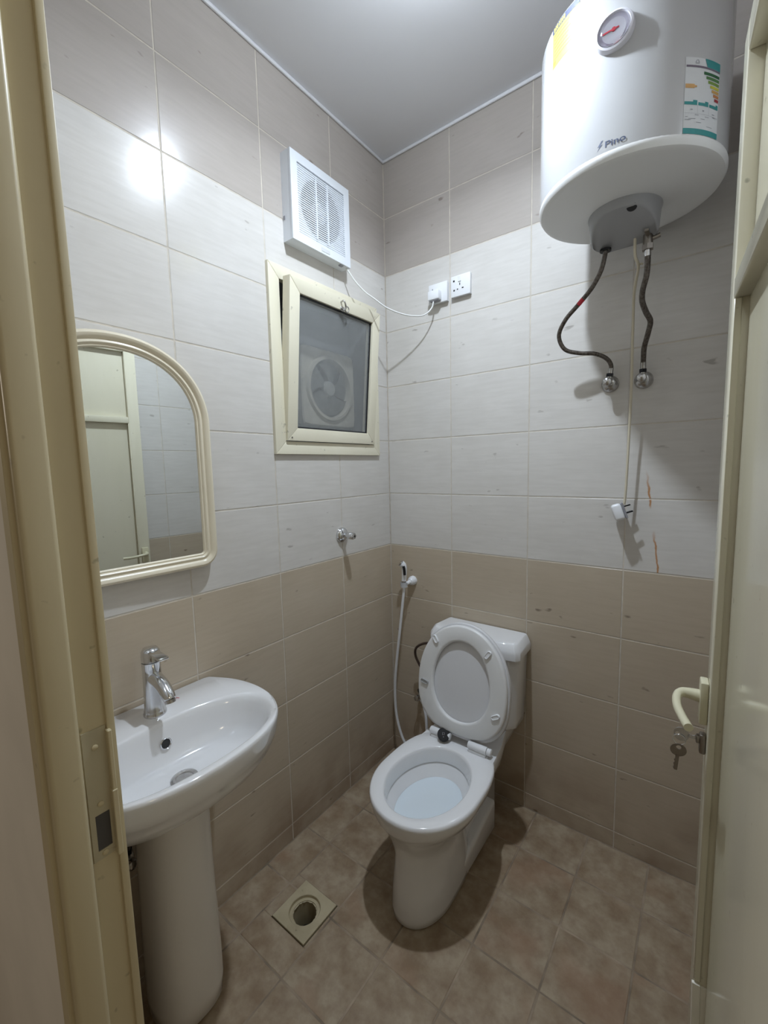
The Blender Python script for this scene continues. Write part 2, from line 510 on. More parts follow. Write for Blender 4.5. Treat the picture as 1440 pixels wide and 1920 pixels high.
# ------------------------------------------------------------------ door frame (trim_1)
tf = thing('trim_1', None, None, (JX, FF, 0), (0.0045, 0, 0), kind='structure')
bm = B(); box(bm, (JX - 0.03, YO - 0.001, 0), (JX, FF + 0.004, DOOR_TOP), 0.001, 1); obj('jamb', bm, M_frame, tf)
bm = B(); box(bm, (JX - 0.03, YO + 0.005, 0), (JX + 0.015, YO + 0.045, DOOR_TOP - 0.03), 0.0065, 4); obj('door_stop', bm, M_frame, tf, smooth=40)
bm = B(); box(bm, (JX - 0.004, FF - 0.006, 0), (JX + 0.006, FF + 0.005, DOOR_TOP - 0.03), 0.0015, 2); obj('bead', bm, M_frame, tf, smooth=40)
bm = B(); box(bm, (HX, YO - 0.001, 0), (HX + 0.03, FF + 0.004, DOOR_TOP), 0.001, 1); obj('jamb', bm, M_frame, tf)
bm = B(); box(bm, (HX - 0.012, YO - 0.004, 0), (HX + 0.03, YO + 0.043, DOOR_TOP - 0.03), 0.004, 3); obj('door_stop', bm, M_frame, tf, smooth=40)
bm = B(); box(bm, (JX, YO - 0.001, DOOR_TOP - 0.03), (HX, FF + 0.004, DOOR_TOP), 0.001, 1); obj('frame_head', bm, M_frame, tf)
# strike plate with its latch hole, two screws and the chipped lip
bm = B()
for a, b, c, d in cut_rect((-1.4765, 0.868, -1.4455, 1.072), [(-1.4695, 0.882, -1.4505, 0.939)]):
    box(bm, (JX, a, b), (JX + 0.0022, c, d))
sp = obj('strike_plate', bm, painted('strike_plate_paint', (0.50, 0.455, 0.33), (0.24, 0.20, 0.13), 0.7, 0.35), tf)
bm = B(); box(bm, (JX + 0.0002, -1.4695, 0.882), (JX + 0.0008, -1.4505, 0.939)); obj('latch_hole', bm, plain('latch_hole_grey', (0.075, 0.072, 0.075), 0.5), sp)
for z in (1.045, 0.955, 0.876):
    bm = B(); lathe(bm, [(0.0042, 0), (0.0042, 0.0028), (0.003, 0.0036)], (JX + 0.0008, -1.461, z), 'x', 12); obj('screw', bm, M_frame, sp, smooth=40)
bm = B(); box(bm, (JX + 0.0, -1.4462, 0.960), (JX + 0.0125, -1.4405, 1.066), 0.001, 1)
box(bm, (JX + 0.0, -1.4478, 0.866), (JX + 0.014, -1.4405, 0.972), 0.001, 1); obj('strike_lip', bm, M_frame, sp)

# ------------------------------------------------------------------ door (door_1), hinged at the right jamb and open into the room
DA = math.atan2(-0.9977, 0.0673)
door = thing('door_1', None, None, (1.2500, -0.700, 0.0), (0, 0, DA), kind='structure')
DL, DH, DTk = 0.742, 2.115, 0.045
def dbox(name, lo, hi, mat, parent=door, bev=0.0025, seg=2, **k):
    bm = B(); box(bm, lo, hi, bev, seg); return obj(name, bm, mat, parent, local=True, smooth=40, **k)
SW = 0.052
dbox('stile', (0, 0, 0.012), (SW, DTk, DH), M_door)
dbox('stile', (DL - SW, 0, 0.012), (DL, DTk, DH), M_door)
dbox('rail', (SW, 0, 2.065), (DL - SW, DTk, DH), M_door)
dbox('rail', (SW, 0, 1.703), (DL - SW, DTk, 1.735), M_door)
dbox('rail', (SW, 0, 0.012), (DL - SW, DTk, 0.10), M_door)
dbox('door_panel', (SW - 0.004, 0.021, 1.73), (DL - SW + 0.004, 0.031, 2.07), M_door, bev=0)
dbox('door_panel', (SW - 0.004, 0.021, 0.095), (DL - SW + 0.004, 0.031, 1.708), M_door, bev=0)
bm = B(); box(bm, (SW - 0.001, 0.0005, 0.456), (SW + 0.0035, 0.0115, 1.703), 0.0015, 1); obj('stile_moulding', bm, M_door, door, local=True, smooth=40)
bm = B()
box(bm, (SW - 0.001, -0.002, 0.020), (SW + 0.0055, 0.0115, 0.452), 0.001, 1)
box(bm, (SW - 0.001, 0.0115, 0.020), (SW + 0.0030, 0.0215, 0.449), 0.0005, 1)
for v in bm.verts: v.co.y += (0.452 - v.co.z) * 0.022
obj('repair_strip', bm, M_strip, door, local=True, label='pale ivory strip over the foot of the door stile')
# lever handle on both faces
hp = dbox('handle_plate', (0.010, -0.013, 0.963), (0.042, 0.0, 1.043), M_handle, bev=0.003)
def lever(side):
    y = lambda d: -d if side < 0 else DTk + d
    P = cr([(0.025, y(0.010), 1.010), (0.025, y(0.026), 1.011), (0.029, y(0.040), 1.0115), (0.045, y(0.0475), 1.010),
            (0.075, y(0.0475), 1.006), (0.105, y(0.041), 1.003), (0.138, y(0.033), 1.003)], 6)
    bm = B(); n = len(P); tube(bm, P, [0.0120 - 0.0050 * min(1, i / (n * 0.45)) for i in range(n)], 14)
    return bm
obj('lever', lever(-1), M_handle, hp, local=True, smooth=50)
lk = B(); box(lk, (0.022, -0.010, 0.905), (0.040, 0.0, 0.942), 0.003, 2); lathe(lk, [(0.0085, 0), (0.0085, 0.004), (0.006, 0.005)], (0.031, -0.010, 0.930), (0, -1, 0), 16)
obj('lock_cylinder', lk, M_steel, door, local=True, smooth=40)
for z in (0.35, 1.05, 1.80):
    bm = B(); lathe(bm, [(0.007, 0), (0.007, 0.09)], (DL + 0.006, DTk + 0.002, z), 'z', 12); obj('hinge', bm, M_frame, door, local=True, smooth=40)

# keys: one in the lock, one hanging from its ring
DM = Matrix.Translation((1.2500, -0.700, 0)) @ Matrix.Rotation(DA, 4, 'Z')
def dp(a, b, z): return DM @ Vector((a, b, z))
ky = thing('keys', 'two keys on a ring, one stuck in the lock under the cream lever', 'keys', dp(0.031, -0.015, 0.93))
def key_bm(o, d, s, n, shaft=0.030, head=0.0125, t=0.0022):
    """o start of the shaft tip, d along the shaft to the head, s sideways, n thickness"""
    bm = B(); o, d, s, n = Vector(o), Vector(d).normalized(), Vector(s).normalized(), Vector(n).normalized()
    def pr(pts, holes=False):
        lo = [o + d * a + s * b - n * t / 2 for a, b in pts]; hi = [p + n * t for p in lo]
        ring_loft(bm, [lo, hi])
    pr([(0, -0.003), (shaft + 0.002, -0.003), (shaft + 0.002, 0.003), (0.022, 0.003), (0.02, 0.0045), (0.016, 0.0028), (0.012, 0.0045), (0.008, 0.0028), (0.004, 0.004), (0, 0.002)])
    c = shaft + head * 0.9
    N = 20
    ro = [(c + head * cos(2 * pi * i / N), head * 1.05 * sin(2 * pi * i / N)) for i in range(N)]
    ri = [(c + head * 0.45 + head * 0.32 * cos(2 * pi * i / N), head * 0.32 * sin(2 * pi * i / N)) for i in range(N)]
    def P(q, w): return o + d * q[0] + s * q[1] + n * w
    ring_loft(bm, [[P(q, -t / 2) for q in ri], [P(q, -t / 2) for q in ro], [P(q, t / 2) for q in ro], [P(q, t / 2) for q in ri], [P(q, -t / 2) for q in ri]], True, False, False)
    bmesh.ops.recalc_face_normals(bm, faces=bm.faces)
    return bm
nd = (DM.to_3x3() @ Vector((0, -1, 0)))
dd = (DM.to_3x3() @ Vector((1, 0, 0)))
obj('key', key_bm(dp(0.031, -0.004, 0.930), nd, Vector((0, 0, 1)), dd, 0.022, 0.0125), plain('bright_key', (0.62, 0.62, 0.64), 0.25, 1.0), ky)
hc = dp(0.034, -0.040, 0.9195)
bm = B(); tube(bm, [hc + Vector((0, 0, 1)) * 0.010 * cos(q * pi / 12) + nd * 0.010 * sin(q * pi / 12) for q in range(25)], 0.0009, 8)
obj('key_ring', bm, M_chrome, ky, smooth=60)
obj('key', key_bm(hc + Vector((0.000, 0, -0.062)) + nd * 0.004, Vector((0, 0, 1)) - nd * 0.08, nd, dd, 0.030, 0.0125), M_steel, ky)

# ------------------------------------------------------------------ window (window_1), bottom-hinged sash tilted in
wn = thing('window_1', None, None, (0.0, -0.386, 1.5), kind='structure')
FY0, FY1, FZ0, FZ1, FW = -0.686, -0.087, 1.500, 2.153, 0.047
def mitred(parent, name, mat, y0, y1, z0, z1, w, x0, x1, local=False, bev=0.002):
    """four mitred frame bars"""
    q = [[(y0, z0), (y1, z0), (y1 - w, z0 + w), (y0 + w, z0 + w)], [(y1, z0), (y1, z1), (y1 - w, z1 - w), (y1 - w, z0 + w)],
         [(y1, z1), (y0, z1), (y0 + w, z1 - w), (y1 - w, z1 - w)], [(y0, z1), (y0, z0), (y0 + w, z0 + w), (y0 + w, z1 - w)]]
    for poly in q:
        cy = sum(p[0] for p in poly) / 4; cz = sum(p[1] for p in poly) / 4
        poly = [(a + (cy - a) * 0.0012, b + (cz - b) * 0.0012) for a, b in poly]
        bm = B(); prism(bm, poly, x0, x1, 'yzx')
        es = [e for e in bm.edges if all(abs(v.co.x - x1) < 1e-6 for v in e.verts)]
        bmesh.ops.bevel(bm, geom=es, offset=bev, segments=2, profile=0.5, affect='EDGES')
        obj(name, bm, mat, parent, local=local, smooth=35)
mitred(wn, 'frame_bar', M_window, FY0, FY1, FZ0, FZ1, FW, -0.012, 0.013)
bm = B()
for a, b, c, d in cut_rect((WIN[0], WIN[1], WIN[2], WIN[3]), [(FY0 + FW, FZ0 + FW, FY1 - FW, FZ1 - FW)]): box(bm, (-0.13, a, b), (-0.010, c, d))
obj('reveal', bm, plain('reveal_grey', (0.16, 0.165, 0.165), 0.7), wn)
bm = B(); box(bm, (-0.136, WIN[0], WIN[1]), (-0.118, WIN[2], WIN[3])); obj('backing_board', bm, M_board, wn)
# the sash has its own tilt: build it upright, then rotate the mesh about its bottom edge
TILT = Matrix.Translation((0.014, 0, 1.550)) @ Matrix.Rotation(radians(5.0), 4, 'Y') @ Matrix.Translation((-0.014, 0, -1.550))
def tilt(o):
    o.data.transform(Matrix.Translation(-WORLD_LOC[wn.name]) @ TILT @ Matrix.Translation(WORLD_LOC[wn.name]))
SY0, SY1, SZ0, SZ1, SWd = -0.640, -0.137, 1.549, 2.107, 0.047
sash = thing('window_sash', None, None); bpy.data.objects.remove(sash)
bm = B()
for a, b, c, d in cut_rect((SY0, SZ0, SY1, SZ1), [(SY0 + SWd, SZ0 + SWd, SY1 - SWd, SZ1 - SWd)]): box(bm, (-0.014, a, b), (0.004, c, d))
sash = obj('sash_core', bm, M_window, wn)
n0 = set(bpy.data.objects)
mitred(sash, 'sash_bar', M_window, SY0, SY1, SZ0, SZ1, SWd, 0.002, 0.022)
bm = B(); box(bm, (0.004, SY0 + SWd - 0.006, SZ0 + SWd - 0.006), (0.009, SY1 - SWd + 0.006, SZ1 - SWd + 0.006)); obj('glass_pane', bm, M_glass, sash)
bm = B()
for a, b, c, d in cut_rect((SY0 + SWd - 0.001, SZ0 + SWd - 0.001, SY1 - SWd + 0.001, SZ1 - SWd + 0.001), [(SY0 + SWd + 0.005, SZ0 + SWd + 0.005, SY1 - SWd - 0.005, SZ1 - SWd - 0.005)]):
    box(bm, (0.003, a, b), (0.012, c, d))
obj('glazing_gasket', bm, M_black, sash)
bm = B()
tube(bm, cr([(0.022, -0.385, 2.088), (0.036, -0.385, 2.090), (0.040, -0.378, 2.078), (0.034, -0.370, 2.066), (0.027, -0.376, 2.060), (0.026, -0.386, 2.066)], 6), 0.0032, 8)
tube(bm, [(0.034 + 0.002, -0.364 + 0.0105 * cos(q * pi / 8), 2.064 + 0.0105 * sin(q * pi / 8)) for q in range(17)], 0.0022, 8)
box(bm, (0.021, -0.388, 2.056), (0.025, -0.366, 2.072), 0.001, 1)
obj('sash_catch', bm, M_dull, sash, smooth=50)
for y in (SY0 + 0.02, SY1 - 0.02):
    bm = B(); lathe(bm, [(0.003, 0), (0.003, 0.0015)], (0.022, y, SZ0 + 0.012), 'x', 10); obj('screw', bm, M_steel, sash)
tilt(sash)
for o in set(bpy.data.objects) - n0: tilt(o)

# old extractor fan on the board behind the glass
ofn = thing('old_extractor_fan', 'dusty beige extractor fan seen behind the window glass', 'fan', (-0.118, -0.305, 1.62))
oc = (-0.305, 1.785)
bm = B()
N = 48
def sq(i, hw, r=0.9):
    a = 2 * pi * i / N; m = max(abs(cos(a)), abs(sin(a))); s = min(1.0 / m, 1.36); return (oc[0] + hw * s * cos(a), oc[1] + hw * s * sin(a))
def cc(i, r): a = 2 * pi * i / N; return (oc[0] + r * cos(a), oc[1] + r * sin(a))
ring_loft(bm, [[(-0.118, *sq(i, 0.160)) for i in range(N)], [(-0.088, *sq(i, 0.160)) for i in range(N)], [(-0.083, *sq(i, 0.155)) for i in range(N)],
               [(-0.083, *cc(i, 0.140)) for i in range(N)], [(-0.072, *cc(i, 0.134)) for i in range(N)], [(-0.072, *cc(i, 0.122)) for i in range(N)], [(-0.106, *cc(i, 0.118)) for i in range(N)]], True, True, False)
bmesh.ops.recalc_face_normals(bm, faces=bm.faces)
obj('housing', bm, M_beige, ofn, smooth=40)
for k in range(5):
    bm = B(); P = []
    for s in range(7):
        r = 0.03 + 0.082 * s / 6
        row = []
        for q in range(5):
            a = 2 * pi * k / 5 + (q / 4 - 0.5) * (0.95 + 0.25 * s / 6) + 0.3 * s / 6
            row.append((-0.098 + 0.014 * (q / 4), oc[0] + r * cos(a), oc[1] + r * sin(a)))
        P.append(row)
    ring_loft(bm, P, False, False, False); bmesh.ops.solidify(bm, geom=bm.faces[:], thickness=0.0015)
    obj('fan_blade', bm, M_dust, ofn, smooth=40)
bm = B(); lathe(bm, [(0.034, 0), (0.034, 0.025), (0.028, 0.032)], (-0.112, *oc), 'x', 24); obj('hub', bm, M_dust, ofn, smooth=40)

# ------------------------------------------------------------------ exhaust fan above the window
ef = thing('exhaust_fan', 'white square exhaust fan with slatted grille above the window', 'fan', (0.0, -0.449, 2.242))
EY0, EY1, EZ0, EZ1, ED = -0.599, -0.300, 2.243, 2.535, 0.050
ec = ((EY0 + EY1) / 2, (EZ0 + EZ1) / 2)
bm = B(); b_ = 0.030
for a, b, c, d in cut_rect((EY0, EZ0, EY1, EZ1), [(EY0 + b_, EZ0 + b_, EY1 - b_, EZ1 - b_)]): box(bm, (ED - 0.010, a, b), (ED, c, d))
for a, b, c, d in cut_rect((EY0, EZ0, EY1, EZ1), [(EY0 + 0.004, EZ0 + 0.004, EY1 - 0.004, EZ1 - 0.004)]): box(bm, (0.0, a, b), (ED - 0.009, c, d))
bmesh.ops.remove_doubles(bm, verts=bm.verts, dist=1e-5)
obj('cover_frame', bm, M_fan, ef)
# plate with the round throat behind the slats
bm = B()
def sq2(i, hw): a = 2 * pi * i / N; m = max(abs(cos(a)), abs(sin(a))); return (ec[0] + hw * cos(a) / m, ec[1] + hw * sin(a) / m)
def cc2(i, r): a = 2 * pi * i / N; return (ec[0] + r * cos(a), ec[1] + r * sin(a))
cp = B(); ring_loft(cp, [[(ED - 0.0085, *sq2(i, 0.122)) for i in range(N)], [(ED - 0.0085, *cc2(i, 0.101)) for i in range(N)]], True, False, False); obj('grille_plate', cp, M_fan, ef)
ring_loft(bm, [[(ED - 0.0095, *cc2(i, 0.103)) for i in range(N)], [(ED - 0.014, *cc2(i, 0.098)) for i in range(N)], [(0.004, *cc2(i, 0.096)) for i in range(N)]], True, False, False)
obj('throat', bm, M_fan_in, ef, smooth=40)
bm = B(); lathe(bm, [(0.095, 0), (0.095, 0.001)], (0.0045, *ec), 'x', 32); obj('motor_well', bm, M_fan_dark, ef)
for k in range(5):
    bm = B(); P = []
    for s in range(6):
        r = 0.03 + 0.062 * s / 5
        P.append([(0.010 + 0.016 * q / 4, ec[0] + r * cos(2 * pi * k / 5 + 0.4 + (q / 4 - 0.5) * 0.8), ec[1] + r * sin(2 * pi * k / 5 + 0.4 + (q / 4 - 0.5) * 0.8)) for q in range(5)])
    ring_loft(bm, P, False, False, False); bmesh.ops.solidify(bm, geom=bm.faces[:], thickness=0.0015)
    obj('fan_blade', bm, M_fan_in, ef, smooth=40)
bm = B(); lathe(bm, [(0.036, 0), (0.036, 0.026), (0.030, 0.031)], (0.006, *ec), 'x', 24); obj('hub', bm, M_fan, ef, smooth=40)
ns = 30
for k in range(ns):
    z = EZ0 + b_ + 0.003 + (EZ1 - EZ0 - 2 * b_ - 0.006) * (k + 0.5) / ns
    bm = B(); box(bm, (ED - 0.0045, EY0 + b_ - 0.002, z - 0.0019), (ED - 0.0020, EY1 - b_ + 0.002, z + 0.0019))
    obj('slat', bm, M_fan, ef)
for y in (ec[0] - 0.030, ec[0] + 0.028):
    bm = B(); box(bm, (ED - 0.007, y - 0.0026, EZ0 + b_ + 0.01), (ED + 0.0008, y + 0.0026, EZ1 - b_ - 0.01)); obj('grille_bar', bm, M_fan, ef)
bm = B(); box(bm, (ED, ec[0] - 0.012, EZ0 + 0.008), (ED + 0.0012, ec[0] + 0.032, EZ0 + 0.021), 0.0004, 1); obj('brand_strip', bm, M_paper, ef)
bm = B(); box(bm, (ED - 0.018, EY1 - 0.052, EZ0 - 0.004), (ED - 0.006, EY1 - 0.036, EZ0 + 0.001)); obj('cable_gland', bm, M_greyprint, ef)
bm = B(); box(bm, (0.006, EY0 - 0.002, 2.315), (0.014, EY0 + 0.001, 2.327)); obj('catch', bm, M_greyprint, ef)

# fan cable down to the plug
cab = B(); tube(cab, cr([(0.034, -0.312, 2.246), (0.046, -0.303, 2.225), (0.063, -0.283, 2.190), (0.087, -0.256, 2.155), (0.109, -0.232, 2.134), (0.145, -0.190, 2.099), (0.192, -0.136, 2.076),
                         (0.235, -0.088, 2.072), (0.258, -0.062, 2.084), (0.274, -0.045, 2.108), (0.280, -0.040, 2.136)], 6), 0.0030, 8)
tag(obj('fan_cable', cab, M_cable, smooth=60), 'thin white cable sagging from the exhaust fan to the switched plug', 'cable')

# ------------------------------------------------------------------ wall sockets
def plate(name, label, x0, x1, z0, z1):
    t = thing(name, label, 'socket', ((x0 + x1) / 2, 0, z0), group=None)
    bm = B(); box(bm, (x0 + 0.002, -0.012, z0 + 0.002), (x1 - 0.002, 0.0, z1 - 0.002)); obj('back_box', bm, M_plastic, t)
    bm = B(); box(bm, (x0, -0.020, z0), (x1, -0.010, z1), 0.002, 2); obj('face_plate', bm, M_plastic, t, smooth=40)
    return t
s1 = plate('wall_socket', 'white wall socket nearer the corner, with a plug and cable in it', 0.244, 0.333, 2.131, 2.211)
bm = B(); box(bm, (0.262, -0.0215, 2.178), (0.266, -0.0195, 2.192)); obj('switch_mark', bm, M_greyprint, s1)
s2 = plate('wall_socket', 'white wall socket with open pin holes beside the plugged one', 0.351, 0.437, 2.135, 2.217)
bm = B(); box(bm, (0.384, -0.0235, 2.190), (0.397, -0.019, 2.212), 0.001, 1); obj('rocker_switch', bm, M_plastic, s2)
for x, z, w, h in ((0.3648, 2.197, 0.0035, 0.0035), (0.3912, 2.181, 0.0018, 0.0045), (0.3812, 2.1625, 0.0026, 0.0022), (0.4045, 2.1635, 0.0038, 0.0022), (0.3658, 2.1604, 0.0032, 0.0032)):
    bm = B(); box(bm, (x - w, -0.0208, z - h), (x + w, -0.0190, z + h)); obj('pin_hole', bm, M_dark, s2)
pl = thing('plug', 'white three-pin plug pushed into the socket nearer the corner', 'plug', (0.281, -0.021, 2.14))
bm = B(); box(bm, (0.256, -0.050, 2.138), (0.308, -0.0205, 2.176), 0.005, 2); obj('plug_body', bm, M_plastic, pl, smooth=40)
bm = B(); box(bm, (0.262, -0.046, 2.1335), (0.302, -0.024, 2.139), 0.002, 1); obj('plug_base', bm, M_greyprint, pl)

# ------------------------------------------------------------------ arched mirror
mi = thing('mirror', 'arched wall mirror in a moulded ivory frame above the washbasin', 'mirror', (0.0095, -1.187, 1.158), (0, 0, radians(-2.0)))
MC, MHW, MZ0, MZA, MZT = -1.187, 0.2405, 1.158, 1.575, 1.800
def arch(off, n=40, r=0.05):
    """outline inset by off: bottom left, bottom right, up, over the arch"""
    hw, z0, zt = MHW - off, MZ0 + off, MZT - off
    pts = []
    rr = max(r - off, 0.004)
    for k in range(7):
        a = -pi / 2 + (pi / 2) * k / 6; pts.append((MC + hw - rr + rr * cos(a), z0 + rr + rr * sin(a)))
    for k in range(1, n):
        a = pi * k / n
        ex = 0.93
        pts.append((MC + hw * math.copysign(abs(cos(a)) ** ex, cos(a)), MZA + (zt - MZA) * abs(sin(a)) ** ex))
    for k in range(7):
        a = pi + (pi / 2) * k / 6; pts.append((MC - hw + rr + rr * cos(a), z0 + rr + rr * sin(a)))
    return pts
prof = [(0.000, 0.0), (0.000, 0.012), (0.003, 0.019), (0.009, 0.0225), (0.016, 0.021), (0.0205, 0.0165), (0.0225, 0.014), (0.0255, 0.0155), (0.030, 0.0165), (0.0335, 0.014), (0.0345, 0.0115), (0.038, 0.0120), (0.041, 0.009), (0.042, 0.004)]
bm = B(); ring_loft(bm, [[(x, y, z) for y, z in arch(o)] for o, x in prof], True, False, False)
bmesh.ops.recalc_face_normals(bm, faces=bm.faces)
bmesh.ops.translate(bm, verts=bm.verts, vec=(0.0095, 0, 0))
obj('mirror_frame', bm, M_mirror_frame, mi, smooth=35)
bm = B()
A = arch(0.040)
gx = lambda y: 0.0065
ring_loft(bm, [[(0.001, y, z) for y, z in A], [(gx(y), y, z) for y, z in A]], True, True, True)
bmesh.ops.recalc_face_normals(bm, faces=bm.faces)
bmesh.ops.translate(bm, verts=bm.verts, vec=(0.0095, 0, 0))
obj('mirror_glass', bm, M_mirror, mi)

# ------------------------------------------------------------------ washbasin
BC = Vector((0.20, -1.20)); BZ = 0.800
half = [(0.004, 0.208), (0.03, 0.222), (0.075, 0.244), (0.12, 0.257), (0.17, 0.2635), (0.22, 0.262), (0.272, 0.251), (0.323, 0.226), (0.362, 0.188), (0.390, 0.136), (0.406, 0.070), (0.411, 0.0)]
outl = cr([(x, BC.y + d, 0) for x, d in half], 8) + list(reversed(cr([(x, BC.y - d, 0) for x, d in half], 8)))[1:]
NB = 120
def polar(pts, c, n=NB):
    ang = []
    for p in pts:
        ang.append((math.atan2(p[1] - c[1], p[0] - c[0]), math.hypot(p[0] - c[0], p[1] - c[1])))
    P = [(p[0] - c[0], p[1] - c[1]) for p in pts]
    res = []
    for i in range(n):
        a = 2 * pi * i / n; dx, dy = cos(a), sin(a); best = 0.0
        for k in range(len(P)):
            (x1, y1), (x2, y2) = P[k], P[(k + 1) % len(P)]
            den = dx * (y2 - y1) - dy * (x2 - x1)
            if abs(den) < 1e-12: continue
            t = (x1 * (y2 - y1) - y1 * (x2 - x1)) / den
            s = (x1 * dy - y1 * dx) / den
            if t > 0 and -1e-6 <= s <= 1 + 1e-6: best = max(best, t)
        res.append(best)
    return res
RO = polar([(p.x, p.y) for p in outl], BC)
OC = Vector((0.252, -1.20))
def opening(i, sx=1.0, sy=1.0, c=OC):
    a = 2 * pi * i / NB; p = 2.25
    ca, sa = cos(a), sin(a)
    k = 1.0 / ((abs(ca) ** p + abs(sa) ** p) ** (1 / p))
    hx = 0.130 if ca > 0 else 0.118
    return (c.x + hx * sx * k * ca, c.y + 0.230 * sy * k * sa)
def outer(i, s, z, c=BC, sh=0.0):
    a = 2 * pi * i / NB; r = RO[i] * s
    return (max(0.004, c.x + sh + r * cos(a)), c.y + r * sin(a), z)
wb_ = thing('washbasin', 'white ceramic pedestal washbasin under the arched mirror', 'washbasin', (0.15, -1.18, 0))
R = []
R.append([(0.165 + 0.07 * cos(2 * pi * i / NB), -1.19 + 0.075 * sin(2 * pi * i / NB), 0.62) for i in range(NB)])
for s, z, sh in ((0.52, 0.635, -0.03), (0.72, 0.658, -0.02), (0.87, 0.690, -0.012), (0.938, 0.720, -0.006), (0.956, 0.738, -0.004), (0.970, 0.743, -0.002), (0.986, 0.764, 0), (0.996, 0.786, 0), (1.0, 0.795, 0), (0.994, 0.802, 0), (0.98, 0.8045, 0)):
    R.append([outer(i, s, z, sh=sh) for i in range(NB)])
for sx, z in ((1.07, 0.803), (1.03, 0.801), (1.00, 0.796), (0.965, 0.784), (0.93, 0.765), (0.87, 0.732), (0.77, 0.706), (0.60, 0.696), (0.38, 0.690), (0.2, 0.687)):
    c = Vector((OC.x - 0.022 * max(0, (1 - sx)), OC.y))
    R.append([(*opening(i, sx, sx, c), z) for i in range(NB)])
R.append([(0.230 + 0.021 * cos(2 * pi * i / NB), -1.195 + 0.021 * sin(2 * pi * i / NB), 0.685) for i in range(NB)])
R.append([(0.230 + 0.020 * cos(2 * pi * i / NB), -1.195 + 0.020 * sin(2 * pi * i / NB), 0.650) for i in range(NB)])
bm = B(); ring_loft(bm, R, True, True, True); bmesh.ops.recalc_face_normals(bm, faces=bm.faces)
obj('basin', bm, M_ceramic, wb_, smooth=60)
# waste and overflow
bm = B(); lathe(bm, [(0.031, 0.0), (0.031, 0.002), (0.027, 0.0035), (0.021, 0.001), (0.019, -0.012)], (0.230, -1.195, 0.6885), 'z', 28)
obj('waste_ring', bm, M_dull, wb_, smooth=50)
ovd = Vector((0.97, 0.0, 0.24)).normalized()
bm = B(); lathe(bm, [(0.0145, -0.006), (0.0145, 0.002), (0.0125, 0.0035), (0.0105, 0.002), (0.0100, -0.004)], (0.1460, -1.196, 0.747), ovd, 24); obj('overflow_ring', bm, M_chrome, wb_, smooth=50)
bm = B(); lathe(bm, [(0.0104, 0.0), (0.0104, 0.0012)], (0.1460, -1.196, 0.747), ovd, 20); obj('overflow_hole', bm, M_dark, wb_)
bm = B(); tube(bm, [(0.052, -1.128, 0.8047), (0.056, -1.120, 0.8047), (0.050, -1.116, 0.8047), (0.060, -1.112, 0.8047)], 0.0007, 6); obj('red_mark', bm, M_red, wb_)
# pedestal: a half-round column
bm = B(); R = []
def ped(z, hw, fx, n=56):
    pts = []
    for i in range(n):
        a = 2 * pi * i / n; p = 2.6
        k = 1.0 / ((abs(cos(a)) ** p + abs(sin(a)) ** p) ** (1 / p))
        x = 0.14 + (fx - 0.14 if cos(a) > 0 else 0.09) * k * cos(a)
        pts.append((x, -1.192 + hw * k * sin(a), z))
    return pts
for z, hw, fx in ((0.0, 0.078, 0.226), (0.012, 0.086, 0.236), (0.06, 0.089, 0.240), (0.16, 0.088, 0.238), (0.32, 0.085, 0.233), (0.48, 0.083, 0.231), (0.60, 0.082, 0.234), (0.655, 0.085, 0.240)): R.append(ped(z, hw, fx))
ring_loft(bm, R); obj('pedestal', bm, M_ped, wb_, smooth=60)

# faucet
fc = thing('faucet', 'chrome single-lever faucet standing on the washbasin', 'faucet', (0.080, -1.188, 0.803))
bm = B(); lathe(bm, [(0.0285, 0.0), (0.0285, 0.006), (0.0265, 0.009), (0.0265, 0.013), (0.0245, 0.017), (0.0235, 0.06), (0.0225, 0.12), (0.0225, 0.143), (0.0232, 0.144), (0.0232, 0.148)], (0.080, -1.188, 0.802), 'z', 32)
obj('body', bm, M_chrome, fc, smooth=40)
bm = B(); P = cr([(0.085, -1.188, 0.908), (0.112, -1.188, 0.905), (0.140, -1.188, 0.896), (0.163, -1.188, 0.879), (0.168, -1.188, 0.871)], 6)
tube(bm, P, [0.0185 - 0.004 * i / len(P) for i in range(len(P))], 16)
spt = obj('spout', bm, M_chrome, fc, smooth=50)
bm = B(); lathe(bm, [(0.0125, 0.0), (0.0125, 0.009)], (0.169, -1.188, 0.872), (0.30, 0, -0.95), 18); obj('aerator', bm, M_dull, spt, smooth=40)
bm = B(); lathe(bm, [(0.0228, 0.0), (0.0232, 0.012), (0.0225, 0.026), (0.018, 0.033), (0.008, 0.036)], (0.080, -1.188, 0.9515), 'z', 32); obj('cap', bm, M_chrome, fc, smooth=50)
bm = B(); box(bm, (0.075, -1.201, 0.975), (0.155, -1.175, 0.982), 0.0028, 2)
bmesh.ops.rotate(bm, verts=bm.verts, cent=(0.08, -1.188, 0.978), matrix=Matrix.Rotation(radians(4), 3, 'Y'))
obj('lever', bm, M_chrome, fc, smooth=40)

